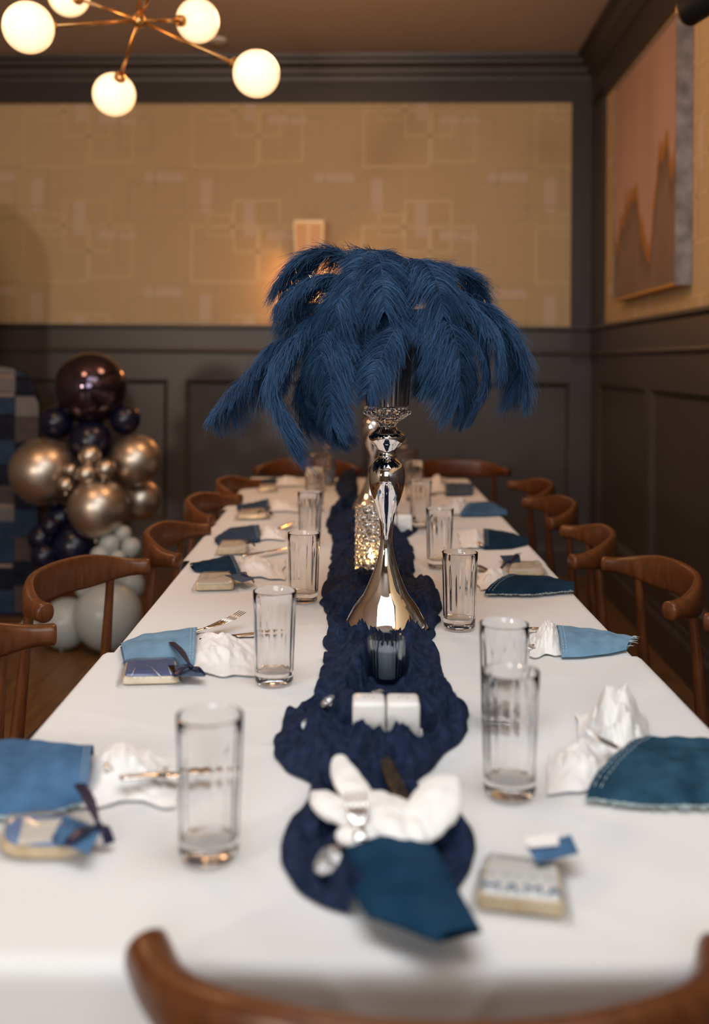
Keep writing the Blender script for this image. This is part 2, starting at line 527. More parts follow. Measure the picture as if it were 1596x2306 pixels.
CROWN = [(0.0,3.015),(0.03,3.015),(0.036,3.04),(0.055,3.05),(0.066,3.085),(0.095,3.105),(0.10,3.125),(0.125,3.132),(0.13,RH),(0.0,RH)]
struct('trim_1', rprof(MB(), cap, 0, LU, 'back'), M['wainscot'])
struct('trim_2', rprof(MB(), ledge, 0, LU, 'back'), M['wainscot'])
struct('trim_3', rprof(MB(), CROWN, 0, LU, 'back'), M['crown'])
BASE = [(0.0,0.0),(0.034,0.0),(0.034,0.15),(0.024,0.17),(0.022,0.2),(0.0,0.205)]
struct('baseboard_back', rprof(MB(), BASE, 0, LU, 'back'), M['wainscot'])

# right wall
wr = struct('wall_right', rbox(MB(), -0.12, -0.02, -0.1, LV, 0, RH), M['plain'])
mesh_obj('wallpaper', rbox(MB(), -0.02, 0.0, 0.2, LV, 1.45, 2.95), M['paper'], wr, smooth=False)
mesh_obj('frieze', rbox(MB(), -0.02, 0.022, 0, LV, 2.83, RH), M['crown'], wr, smooth=False)
mesh_obj('corner_stile', rbox(MB(), -0.02, 0.022, 0.022, 0.34, 1.3, 2.885), M['crown'], wr, smooth=False)
mesh_obj('rail_band', rbox(MB(), -0.02, 0.02, 0.02, LV, 1.36, 1.50), M['wainscot'], wr, smooth=False)
mesh_obj('top_rail', rbox(MB(), -0.02, 0.016, 0.016, LV, 1.172, 1.36), M['wainscot'], wr, smooth=False)
mesh_obj('bottom_rail', rbox(MB(), -0.02, 0.016, 0.016, LV, 0.0, 0.30), M['wainscot'], wr, smooth=False)
edges_r = [0.22, 1.30, 1.40, 2.5, 2.6, 3.7, 3.8, 4.9, 5.0, LV]
prev = 0.0
for i in range(0, len(edges_r)-1, 2):
    mesh_obj('panel_stile', rbox(MB(), -0.02, 0.016, prev, edges_r[i], 0.30, 1.172), M['wainscot'], wr, smooth=False)
    a, b = edges_r[i], edges_r[i+1]
    q = 0.03
    vo = [R(0.016,a,0.30), R(0.016,b,0.30), R(0.016,b,1.172), R(0.016,a,1.172)]
    vi = [R(-0.008,a+q,0.30+q), R(-0.008,b-q,0.30+q), R(-0.008,b-q,1.172-q), R(-0.008,a+q,1.172-q)]
    mesh_obj('wall_panel', MB().add(vo+vi, [(0,1,5,4),(1,2,6,5),(2,3,7,6),(3,0,4,7),(4,5,6,7)]), M['wainscot'], wr, smooth=False)
    prev = b
struct('trim_4', rprof(MB(), cap, 0, LV, 'right'), M['wainscot'])
struct('trim_5', rprof(MB(), ledge, 0, LV, 'right'), M['wainscot'])
struct('trim_6', rprof(MB(), CROWN, 0, LV, 'right'), M['crown'])
struct('baseboard_right', rprof(MB(), BASE, 0, LV, 'right'), M['wainscot'])

# left wall and the wall behind the camera with its window
struct('wall_left', rbox(MB(), LU, LU+0.1, -0.1, LV, 0, RH), M['plain'])
wf = struct('wall_front', rbox(MB(), -0.1, 0.45, LV, LV+0.1, 0, RH), M['plain'])
mesh_obj('wall_section', rbox(MB(), 2.95, LU+0.1, LV, LV+0.1, 0, RH), M['plain'], wf, smooth=False)
mesh_obj('wall_section', rbox(MB(), 0.45, 2.95, LV, LV+0.1, 0, 1.15), M['plain'], wf, smooth=False)
mesh_obj('wall_section', rbox(MB(), 0.45, 2.95, LV, LV+0.1, 2.85, RH), M['plain'], wf, smooth=False)
wn = MB()
rbox(wn, 0.45, 0.53, LV-0.02, LV+0.06, 1.15, 2.85); rbox(wn, 2.87, 2.95, LV-0.02, LV+0.06, 1.15, 2.85)
rbox(wn, 0.53, 2.87, LV-0.02, LV+0.06, 1.15, 1.23); rbox(wn, 0.53, 2.87, LV-0.02, LV+0.06, 2.77, 2.85)
struct('window_1', wn, M['window_frame'])

# wallpaper print: pale bars and outlined rectangles in a repeat of 1.06 m by 0.71 m
def print_strip(mb, wall, a0, a1, z0, z1, off=0.0006):
    if wall == 'back':
        lo, hi = U0, LU
        a0, a1 = max(a0, lo), min(a1, hi)
    else:
        a0, a1 = max(a0, 0.34), min(a1, 4.5)
    z0, z1 = max(z0, 1.515), min(z1, 2.885)
    if a1-a0 < 0.004 or z1-z0 < 0.004: return
    if wall == 'back': vv = [R(a0,off,z0), R(a1,off,z0), R(a1,off,z1), R(a0,off,z1)]
    else: vv = [R(off,a0,z0), R(off,a1,z0), R(off,a1,z1), R(off,a0,z1)]
    mb.add(vv, [(0,1,2,3)])
def frame_lines(mb, wall, a0, a1, z0, z1, t=0.016, off=0.0012):
    print_strip(mb, wall, a0, a1, z0, z0+t, off); print_strip(mb, wall, a0, a1, z1-t, z1, off)
    print_strip(mb, wall, a0, a0+t, z0+t, z1-t, off); print_strip(mb, wall, a1-t, a1, z0+t, z1-t, off)
for wall, parent, amax in (('back', wb, LU), ('right', wr, 4.6)):
    bars, lines, dark = MB(), MB(), MB()
    pu, pz = 1.06, 0.715
    for i in range(-1, 6):
        for j in range(-1, 4):
            a = 0.7 + i*pu; z = 1.29 + (817-530)/F*6.1 - 0.03 + (j-1)*pz   # anchored on the bar at (925, 530)
            print_strip(bars, wall, a, a+0.24, z, z+0.055)
            print_strip(bars, wall, a-0.29, a-0.05, z+pz/2, z+pz/2+0.055)
            print_strip(bars, wall, a-0.47, a-0.40, z+pz/2-0.19, z+pz/2+0.02)
            print_strip(bars, wall, a+0.32, a+0.39, z+0.02, z+0.25)
            frame_lines(lines, wall, a+0.02, a+0.30, z-0.24, z+0.09)
            frame_lines(lines, wall, a+0.30, a+0.72, z-0.27, z+0.09)
            frame_lines(lines, wall, a+0.16, a+0.46, z-0.08, z+0.25)
            frame_lines(lines, wall, a+0.46, a+0.62, z+0.02, z+0.16, 0.012)
            frame_lines(dark, wall, a-0.30, a+0.05, z+0.12, z+0.36, 0.013, 0.0009)
            frame_lines(dark, wall, a+0.55, a+0.95, z+0.20, z+0.45, 0.013, 0.0009)
            frame_lines(dark, wall, a-0.10, a+0.12, z-0.16, z+0.05, 0.013, 0.0009)
    mesh_obj('wallpaper_print', bars, M['paper_bar'], parent, smooth=False)
    mesh_obj('wallpaper_print', lines, M['paper_line'], parent, smooth=False)
    mesh_obj('wallpaper_print', dark, M['paper_dark'], parent, smooth=False)

# ------------------------------------------------------------------ painting, spotlight, sconce, ceiling fixture
pa0, pa1, pz0, pz1, pt = 0.855, 2.01, 1.615, 2.735, 0.07
pc = R(0.0, (pa0+pa1)/2, (pz0+pz1)/2)
pt_root = thing('painting', pc, 'large abstract painting with blush drips in silver frame on right wall', 'painting')
def lp(mb): return mb
mb = rbox(MB(), 0.004, pt-0.004, pa0+0.012, pa1-0.012, pz0+0.012, pz1-0.012)
mesh_obj('canvas', mb, M['art'], None, origin=pc, smooth=False)
cv = bpy.context.scene.objects['canvas']; cv.parent = pt_root; cv.location = (0,0,0)
def pframe(name, args, m):
    o = mesh_obj(name, rbox(MB(), *args), m, None, origin=pc, smooth=False); o.parent = pt_root; o.location = (0,0,0)
    return o
pframe('frame_side', (0.002, pt, pa1-0.012, pa1, pz0, pz1), M['frame_silver'])
pframe('frame_side', (0.002, pt, pa0, pa0+0.012, pz0, pz1), M['frame_silver'])
pframe('frame_rail', (0.002, pt, pa0+0.012, pa1-0.012, pz1-0.012, pz1), M['frame_silver'])
pframe('frame_rail', (0.002, pt, pa0+0.012, pa1-0.012, pz0, pz0+0.012), M['gold'])

sp0, sp1 = P(1543, 30, 3.1), P(1660, -45, 2.95)
sl = thing('spotlight', (sp1.x, sp1.y, RH), 'black cylindrical ceiling spotlight at the top right corner', 'lamp')
def local(mb, o):
    mb.v = [tuple(Vector(p)-o.location) for p in mb.v]; return mb
ax = (sp1-sp0).normalized()
mb = MB().tube([sp0, sp0+ax*0.01, sp0+ax*0.16, sp0+ax*0.17], [0.044,0.047,0.047,0.04], 28)
mesh_obj('lamp_head', local(mb, sl), M['black'], sl, auto=40)
mesh_obj('lens_ring', local(MB().tube([sp0-ax*0.006, sp0+ax*0.004], [0.04,0.046], 28), sl), M['dkbrass'], sl, auto=40)
mesh_obj('lens', local(MB().tube([sp0-ax*0.009, sp0-ax*0.005], [0.026,0.028], 24), sl), M['amber'], sl, auto=40)
e = sp0+ax*0.12
mesh_obj('stem', local(MB().tube([e, (e.x, e.y, RH-0.015)], 0.009, 10), sl), M['black'], sl)
mesh_obj('mount', MB().lathe([(0.0,-0.02),(0.04,-0.02),(0.045,-0.012),(0.045,0.0),(0,0)], 24, (e.x-sl.location.x, e.y-sl.location.y, 0)), M['black'], sl, auto=40)

q = P(490, 106, 5.78); q.z = RH
cf = thing('ceiling_fixture', q, 'small round fixture on the taupe ceiling beyond the chandelier', 'sprinkler')
mesh_obj('escutcheon', MB().lathe([(0,-0.012),(0.045,-0.012),(0.052,-0.006),(0.052,0),(0,0)], 24), M['ceramic'], cf, auto=40)
mesh_obj('head', MB().lathe([(0,-0.04),(0.018,-0.04),(0.02,-0.036),(0.008,-0.03),(0.01,-0.012),(0,-0.012)], 16), M['dkbrass'], cf, auto=40)

# wall sconce
scu = back_u(697)
sc = thing('wall_sconce', R(scu, 0.0, 1.84), 'lit wall sconce with tapered amber glass on tan wallpaper', 'sconce')
def sloc(u, v, z): return R(scu+u, v, 1.84+z) - sc.location
def sbox(name, u0, u1, v0, v1, z0, z1, m, par=sc, tp=1.0):
    vv = [sloc(u*(1 if z == z1 else tp), v, z) for z in (z0, z1) for v in (v0, v1) for u in (u0, u1)]
    return mesh_obj(name, MB().add(vv, [(0,2,3,1),(4,5,7,6),(0,1,5,4),(2,6,7,3),(0,4,6,2),(1,3,7,5)]), m, par, smooth=False)
sbox('backplate', -0.05, 0.05, 0.0, 0.014, -0.06, 0.30, M['dkbrass'])
sbox('top_cap', -0.09, 0.09, 0.014, 0.125, 0.285, 0.305, M['dkbrass'])
for s_ in (-1, 1):
    sbox('corner_bar', s_*0.088-0.006, s_*0.088+0.006, 0.112, 0.124, 0.0, 0.285, M['dkbrass'], tp=0.8)
    sbox('side_pane', s_*0.086-0.002, s_*0.086+0.002, 0.016, 0.112, 0.0, 0.285, M['amber'], tp=0.8)
sbox('centre_bar', -0.005, 0.005, 0.114, 0.124, 0.0, 0.285, M['dkbrass'])
sbox('front_pane', -0.082, -0.006, 0.116, 0.12, 0.0, 0.285, M['amber'], tp=0.8)
sbox('front_pane', 0.006, 0.082, 0.116, 0.12, 0.0, 0.285, M['amber'], tp=0.8)
sbox('lower_arm', -0.012, 0.012, 0.014, 0.07, -0.03, -0.01, M['dkbrass'])
bl = mesh_obj('bulb', MB().ell(sloc(0, 0.065, -0.02), ((0.02,0,0),(0,0.02,0),(0,0,0.035))), M['bulb'], sc)
bp_ = R(scu, 0.085, 1.755)
o = point('sconce_lamp', bp_, 7.0, (1.0, 0.42, 0.12), 0.03)

# ------------------------------------------------------------------ chandelier
hub = P(313, 46, 3.25)
ch = thing('chandelier', (hub.x, hub.y, RH), 'brass branching chandelier with glowing opal globes hanging over the table', 'chandelier')
def cl(p): return Vector(p) - ch.location
globes = [(64,62,2.93), (155,-10,3.62), (445,47,3.45), (577,166,3.17), (257,213,3.48), (362,-70,2.98)]
mesh_obj('hub', MB().ell(cl(hub), ((0.022,0,0),(0,0.022,0),(0,0,0.026))), M['brass'], ch)
mesh_obj('stem', MB().tube([cl(hub), cl((hub.x, hub.y, RH-0.02))], 0.008, 12), M['brass'], ch)
mesh_obj('ceiling_canopy', MB().lathe([(0,-0.03),(0.05,-0.03),(0.065,-0.02),(0.065,0),(0,0)], 32), M['brass'], ch, auto=40)
for gx, gy, gd in globes:
    c = P(gx, gy, gd)
    d = (c-hub).normalized()
    mesh_obj('arm', MB().tube([cl(hub), cl(c-d*0.07)], 0.0062, 10), M['brass'], ch)
    g = mesh_obj('globe', MB().ell(cl(c), ((0.075,0,0),(0,0.075,0),(0,0,0.075)), 40, 24), M['globe'], ch)
    mesh_obj('socket', MB().tube([cl(c-d*0.095), cl(c-d*0.088), cl(c-d*0.072)], [0.012,0.02,0.021], 16), M['brass'], g, auto=40)

# ------------------------------------------------------------------ tables and cloths
TZ = 0.75
tabs = [(0.905, 1.83, -0.452, 0.525), (1.83, 2.72, -0.436, 0.514), (2.72, 3.66, -0.455, 0.518), (3.66, 4.66, -0.472, 0.526)]
tlabels = ['first dining table at the camera end under white cloth', 'second dining table from the camera under white cloth',
           'third dining table from the camera under white cloth', 'farthest dining table near the back wall under white cloth']
clabels = ['white tablecloth nearest the camera hanging over the front table edge', 'white tablecloth under the near silver feather vase',
           'white tablecloth under the farther silver vase', 'white tablecloth at the far end by the back wall']
for i, (d0, d1, x0, x1) in enumerate(tabs):
    t = thing('dining_table', ((x0+x1)/2, (d0+d1)/2, 0), tlabels[i], 'table', 'tables joined in a row')
    hx, hy = (x1-x0)/2-0.012, (d1-d0)/2-0.012
    mesh_obj('tabletop', MB().box((0,0,TZ-0.0215), (2*hx, 2*hy, 0.035), bevel=0.004), M['table'], t, auto=40)
    mesh_obj('column', MB().lathe([(0,0.02),(0.05,0.02),(0.035,0.06),(0.035,0.69),(0.09,0.715),(0,0.715)], 24), M['black'], t, auto=40)
    mesh_obj('base_plate', MB().box((0,0,0.01), (0.42,0.42,0.02), bevel=0.004), M['black'], t, auto=40)

def crease(p, a, b, wd, amp):
    """a pressed fold line from a to b"""
    ax_, ay = b[0]-a[0], b[1]-a[1]
    L = math.hypot(ax_, ay)
    s = ((p[0]-a[0])*ax_ + (p[1]-a[1])*ay)/(L*L)
    if s < -0.05 or s > 1.05: return 0.0
    dd = ((p[0]-a[0])*ay - (p[1]-a[1])*ax_)/L
    e = min(1.0, max(0.0, (s+0.05)/0.1))*min(1.0, max(0.0, (1.05-s)/0.1))
    return amp*math.exp(-(dd/wd)**2)*e
def cloth(i):
    d0, d1, x0, x1 = tabs[i]
    drop = 0.26
    zt = TZ - 0.0012 - 0.0008*i
    front = drop if i == 0 else 0.02
    back = drop if i == 3 else 0.0
    rnd = random.Random(40+i)
    cr = []
    for k in range(7):
        a = (rnd.uniform(x0, x1), rnd.uniform(d0, d1)); an = rnd.choice((0.1, 1.5, 0.75, 2.4)) + rnd.uniform(-.2,.2); L = rnd.uniform(0.2, 0.6)
        cr.append((a, (a[0]+L*math.cos(an), a[1]+L*math.sin(an)), rnd.uniform(0.004,0.007), rnd.uniform(0.0010,0.0020)))
    if i == 0:
        cr += [((-0.02,0.885),(0.045,0.80),0.006,0.003), ((0.13,0.885),(0.07,0.80),0.006,0.003), ((-0.45,1.55),(0.3,1.2),0.006,0.0011)]
    fx0, fx1 = x0-drop, x1+drop
    fy0, fy1 = d0-front, d1+back+(0.012 if i < 3 else 0)
    rr = 0.012
    def fold(e):
        """beyond an edge by e: (outward, down)"""
        if e <= 0: return e, 0.0
        q_ = rr*PI/2
        if e < q_: return rr*math.sin(e/rr), rr*(1-math.cos(e/rr))
        return rr, rr + (e-q_)
    nx, ny = 150, 110 if i == 0 else 80
    def ax_map(t_, lo, hi, a, b, n):
        return lo + (hi-lo)*t_
    def fn(u, v):
        x = fx0+(fx1-fx0)*u; y = fy0+(fy1-fy0)*v
        ex = max(x0-x, x-x1); ey = -1
        if front and i == 0: ey = max(ey, d0-y)
        if back: ey = max(ey, y-d1)
        X, Y, Z = x, y, zt
        hgt = sum(crease((x, y), *c) for c in cr) + 0.0007*noise.noise((x*5, y*5, i*7.0))
        if ex > 0 or ey > 0:
            ox, dzx = fold(max(ex, 0)); oy, dzy = fold(max(ey, 0))
            dz = max(dzx, dzy)
            wav = 0.02*dz/drop
            if ex > 0:
                sx = -1 if x < x0 else 1
                X = (x0 if sx < 0 else x1) + sx*(ox + wav*(0.6+noise.noise((y*6, i*3, 2.0)))*1.2 + hgt)
            if ey > 0:
                sy = -1 if y < d0 else 1
                Y = (d0 if sy < 0 else d1) + sy*(oy + wav*(0.6+noise.noise((x*5, 9.0, i)))*0.9 + hgt)
            Z = zt - dz
        else:
            Z = zt + hgt
        return (X, Y, Z)
    c0 = Vector(((x0+x1)/2, (d0+d1)/2, zt))
    o = mesh_obj('tablecloth', MB().grid(fn, nx, ny), M['cloth'], origin=c0)
    tag(o, clabels[i], 'tablecloth', 'white tablecloths along the table')
for i in range(4): cloth(i)
TOP = TZ + 0.001

# ------------------------------------------------------------------ chairs
def make_chair(label):
    t = thing('elbow_chair', (0,0,0), label, 'chair', 'brown wooden elbow chairs around the table')
    zt = 0.762
    half = [(0.246,0.0,zt), (0.221,-0.041,zt+0.001), (0.185,-0.076,zt+0.003), (0.136,-0.104,zt+0.005), (0.076,-0.122,zt+0.007), (0.0,-0.128,zt+0.008)]
    pts = [Vector(p) for p in half] + [Vector((-p[0],p[1],p[2])) for p in half[-2::-1]]
    path = catmull(pts, 61)
    rad = []; sq = []
    for i in range(61):
        s = abs(i-30)/30          # 0 middle, 1 tip
        k = max(0.0, min(1.0, (s-0.30)/0.62)); k = k*k*(3-2*k)
        rad.append((lerp(0.0115, 0.0195, k), lerp(0.042, 0.0205, k))); sq.append(lerp(3.4, 2.3, k))
    a0 = path[0] + (path[0]-path[1]).normalized()*0.0035
    a1 = path[-1] + (path[-1]-path[-2]).normalized()*0.0035
    mesh_obj('back_rail', MB().tube([a0]+path+[a1], [(0.0165,0.0175)]+rad+[(0.0165,0.0175)], 28, sq=[2.3]+sq+[2.3]), M['wood'], t, auto=50)
    def leg(p0, p1, r0, r1):
        n = 9
        ps = [Vector(p0).lerp(Vector(p1), k/(n-1)) for k in range(n)]
        rs = [lerp(r0, r1, k/(n-1)) + 0.0075*math.sin(PI*(k/(n-1))**0.75)**1.5 for k in range(n)]
        mesh_obj('leg', MB().tube(ps, rs, 14), M['wood'], t, auto=50)
    for s in (-1, 1):
        leg((s*0.215,-0.135,0.0), (s*0.186,-0.075,0.737), 0.0115, 0.0105)
        leg((s*0.205,0.25,0.0), (s*0.195,0.21,0.44), 0.012, 0.015)
    def seat_fn(u, v):
        x = (u-0.5)*2; y = (v-0.5)*2
        k = 1-0.12*y if y < 0 else 1
        X = x*0.215*math.sqrt(1-0.35*y*y*0.6); Y = y*0.195*math.sqrt(1-0.35*x*x*0.6)+0.085
        return X, Y
    mb = MB()
    def top(u, v):
        X, Y = seat_fn(u, v); e = max(abs(u-.5), abs(v-.5))*2
        return (X, Y, 0.462 + 0.012*(1-e**4) - 0.008*(1-e*e))
    mb.grid(top, 14, 14)
    mb.grid(lambda u, v: (*seat_fn(1-u, v), 0.425), 14, 14)
    ring = [(i/14, 0) for i in range(14)] + [(1, i/14) for i in range(14)] + [(1-i/14, 1) for i in range(14)] + [(0, 1-i/14) for i in range(14)]
    vv = [(*seat_fn(*p), 0.425) for p in ring] + [(*seat_fn(*p), 0.462) for p in ring]
    n = len(ring)
    mb.add(vv, [(k, (k+1) % n, n+(k+1) % n, n+k) for k in range(n)])
    mesh_obj('seat', mb, M['seat'], t, auto=50)
    mesh_obj('stretcher', MB().tube([(-0.198,-0.104,0.36), (0.198,-0.104,0.36)], 0.011, 10), M['wood'], t)
    mesh_obj('stretcher', MB().tube([(-0.197,0.215,0.38), (0.197,0.215,0.38)], 0.011, 10), M['wood'], t)
    return t
ZT = 0.762
def by_tips(a, b, side):
    """chair centre and heading from its two rail tips (near, far)"""
    m = (a+b)/2; d = (b-a).normalized()
    fw = Vector((d.y, -d.x, 0)) if side == 'left' else Vector((-d.y, d.x, 0))
    return m, math.atan2(-fw.x, fw.y)
def gap(far, dx=0.0, L=0.49):
    return far - Vector((dx, L, 0))
specs = []
l1f = T(122, 1428, ZT)
specs.append((*by_tips(gap(l1f, 0.06), l1f, 'left'), 'wooden chair nearest the camera on the left, cut off by the frame'))
specs.append((*by_tips(T(108,1378,ZT), T(330,1277,ZT), 'left'), 'wooden chair in front of the pale grey balloons, horns toward the table'))
specs.append((*by_tips(T(400,1265,ZT), T(470,1192,ZT), 'left'), 'left side chair third from camera, just right of the balloons'))
l4f = T(536,1128,ZT); specs.append((*by_tips(gap(l4f, 0.03, 0.47), l4f, 'left'), 'left side chair fourth from camera, beside the denim sleeve with black ribbon'))
l5f = T(585,1090,ZT); specs.append((*by_tips(gap(l5f, 0.03, 0.47), l5f, 'left'), 'left side chair farthest from camera, by the far table corner'))
r1f = T(1590,1402,ZT); specs.append((*by_tips(gap(r1f, -0.02), r1f, 'right'), 'wooden chair at right frame edge with only one horn tip showing'))
specs.append((*by_tips(T(1512,1380,ZT), T(1355,1268,ZT), 'right'), 'largest whole chair on the right side, beside the light blue denim sleeve'))
specs.append((*by_tips(T(1290,1276,ZT), T(1265,1190,ZT), 'right'), 'right side chair next beyond the largest whole one'))
r4f = T(1180,1133,ZT); specs.append((*by_tips(gap(r4f, -0.0, 0.48), r4f, 'right'), 'right side chair beside the navy sleeve with white napkin, far half'))
r5f = T(1148,1094,ZT); specs.append((*by_tips(gap(r5f, 0.0, 0.46), r5f, 'right'), 'right side chair farthest from the camera'))
specs.append((Vector((-0.225,4.80,0)), PI, 'head chair at the far table end, left of the silver vases'))
specs.append((Vector((0.50,4.80,0)), PI, 'head chair at the far table end, right of the silver vases'))
specs.append((Vector((0.075,0.887,0)), 0.0, 'blurred wooden chair at the near table end, bottom of the photo'))
proto = None
for m, rz, lab in specs:
    if proto is None: c = proto = make_chair(lab)
    else: c = copy_tree(proto); c['label'] = lab
    c.location = (m.x, m.y, 0); c.rotation_euler = (0, 0, rz)
    if rz == 0.0: c.scale = (1.04, 1.32, 1.0)

# ------------------------------------------------------------------ runner
VD = 2.03
VC = T(868, 1413, TZ)            # near vase base centre
VC2 = T(838, 1158, TZ)           # far vase base centre
edges = [(1068,768,800),(1100,755,805),(1130,770,812),(1152,745,850),(1185,735,940),(1215,748,915),(1250,745,934),(1300,738,930),(1330,728,975),(1370,725,990),
         (1410,738,985),(1450,733,975),(1500,730,994),(1550,716,1010),(1580,690,1035),(1610,650,1046),(1650,622,1044),(1700,612,1005),(1735,640,970),
         (1770,700,935),(1810,690,950),(1850,655,1010),(1900,637,1058),(1950,637,1050),(2000,662,1035),(2040,725,1000),(2062,790,900)]
Lp = catmull([T(a, y, TZ) for y, a, b in edges], 260)
Rp = catmull([T(b, y, TZ) for y, a, b in edges], 260)
def ridged(p):
    v = 0; a = 1.0; f = 1.0
    for k in range(3):
        v += a*(1-abs(noise.noise((p[0]*f+k*11, p[1]*f, p[2]))*2.0)); a *= 0.5; f *= 2.1
    return v/1.75
flats = []; bumps = []
def flat_at(c, r, soft=0.03, top=0.004): flats.append((c.x, c.y, r, soft, top))
flat_at(VC, 0.09, 0.028, 0.003); flat_at(VC + Vector((0, -0.045, 0)), 0.062, 0.016, 0.003)
def run_fn(u, v):
    i = min(int(v*259), 258); t = v*259-i
    a = Lp[i].lerp(Lp[i+1], t); b = Rp[i].lerp(Rp[i+1], t)
    w_ = (b-a).length
    # ragged edges
    a = a + Vector((0.010*noise.noise((a.y*20, 1.3, 0)), 0, 0)); b = b + Vector((0.010*noise.noise((b.y*20, 7.3, 0)), 0, 0))
    p = a.lerp(b, u)
    ed = math.sin(PI*min(max(u, 0), 1))**0.32
    wx = p.x + 0.035*noise.noise((p.x*6, p.y*6, 3)); wy = p.y + 0.03*noise.noise((p.x*6, p.y*6, 8))
    big = 1-abs(noise.noise((wx*11, wy*6, 1.0)))*2
    mid = 1-abs(noise.noise((wx*30 + 0.9*noise.noise((p.x*14, p.y*10, 5)), wy*8, 2.0)))*2
    fine = 1-abs(noise.noise((wx*95, wy*38, 4.0)))*2
    h = ed*(0.002 + 0.028*max(0, big)**1.5 + 0.017*max(0, mid)**1.3 + 0.0036*fine)
    for cx, cy, rr, soft, top in flats:
        dd = math.hypot(p.x-cx, p.y-cy)
        if dd < rr+soft:
            k = max(0.0, (dd-rr)/soft); k = k*k*(3-2*k)
            h = lerp(min(h, top*ed), h + 0.012*ed*math.exp(-((dd-rr-soft)/0.03)**2)*k, k)
    for bx, by, sx_, sy_, bh in bumps:
        h += bh*ed*math.exp(-((p.x-bx)/sx_)**2-((p.y-by)/sy_)**2)
    j = 0.004*ed
    return (p.x + j*noise.noise((p.x*40,p.y*40,20)), p.y + j*noise.noise((p.x*40,p.y*40,30)), TOP + max(h, 0.0005))
def bump(px, py, sx_, sy_, bh):
    c = T(px, py, TZ); bumps.append((c.x, c.y, sx_, sy_, bh))
bump(905, 1735, 0.04, 0.022, 0.016); bump(770, 1350, 0.035, 0.05, 0.022); bump(960, 1340, 0.035, 0.05, 0.024); bump(975, 1405, 0.03, 0.03, 0.018)
bump(1005, 1620, 0.03, 0.05, 0.016); bump(660, 1690, 0.04, 0.05, 0.014); bump(1035, 1900, 0.02, 0.03, 0.02)
CAND = T(870, 1538, TZ)
SALT = T(868, 1672, TZ)
flat_at(CAND, 0.036, 0.016, 0.003); flat_at(T(870, 1562, TZ), 0.03, 0.016, 0.004)
flat_at(SALT, 0.058, 0.02, 0.002)
flat_at(T(895, 1965, TZ), 0.055, 0.03, 0.008)
CRY = T(838, 1302, TZ)
flat_at(CRY, 0.048, 0.02, 0.003)
flat_at(VC2, 0.09, 0.03, 0.003)
rn = mesh_obj('table_runner', MB().grid(run_fn, 130, 800), M['gauze'], origin=T(850,1450,TZ))
tag(rn, 'crumpled navy gauze runner winding down the middle of the white table', 'table runner')

# ------------------------------------------------------------------ trumpet vases
K = 1.0/1103.0
vprof = [(96,1421),(95,1417),(84,1400),(73,1381),(61,1365),(51,1352),(43,1336),(37,1322),(31,1307),(26,1293),(21.5,1278),(17.7,1263),(15,1248),(13.7,1234),(13.6,1219),(14.5,1204),(16.5,1190),(19,1175),
         (24,1160),(29.5,1145),(34,1130),(37.6,1116),(40.4,1100),(41.4,1086),(39.6,1069),(34,1058),(27,1050),(20.5,1045),(21.5,1042),(21,1039),(19.6,1036),(20,1030),(21,1026),(34,1013),(40,1004),(41.2,999),(39.5,993),(34,988),(27,983),(23,977),(21,974)]
def make_vase(loc, label):
    t = thing('trumpet_vase', loc, label, 'vase', 'silver trumpet vases on the runner')
    pr = [((r-0.0)*K, (1421-y)*K) for r, y in vprof]
    pr = [(0.0,0.002),(0.09,0.002)] + pr + [(0.0, pr[-1][1])]
    mesh_obj('stem', MB().lathe(pr, 72), M['silver'], t, auto=60)
    zz = lambda y: (1421-y)*K
    bowl = [(0.0,974),(19,974),(22,968),(31,961),(45,951),(53,946.5),(54.5,944),(52,939),(46,935),(44,932),(0,932)]
    mesh_obj('crystal_bowl', MB().lathe([(r*K, zz(y)) for r, y in bowl], 40, fn=lambda r, z, a, j: r*(1+0.025*math.cos(20*a))), M['crystal'], t, auto=15)
    cup = [(0,931),(45,931),(47.5,929),(48,920),(50,890),(53,850),(56,810),(58,775),(58,771),(55,771),(53,810),(48,880),(44,922),(0,924)]
    def flute(r, z, a, j):
        if r < 0.01 or j < 3 or j > 8: return r
        return r*(1 + 0.016*math.cos(30*a))
    mesh_obj('fluted_cup', MB().lathe([(r*K, zz(y)) for r, y in cup], 240, fn=flute), M['silver_cup'], t, auto=35)
    return t
VB = Vector((VC.x, VC.y, TOP+0.004))
make_vase(VB, 'tall silver trumpet vase nearest the camera, in sharp focus')
VB2 = Vector((VC2.x, VC2.y, TOP+0.004))
make_vase(VB2, 'second silver trumpet vase, blurred, behind the sharp one')

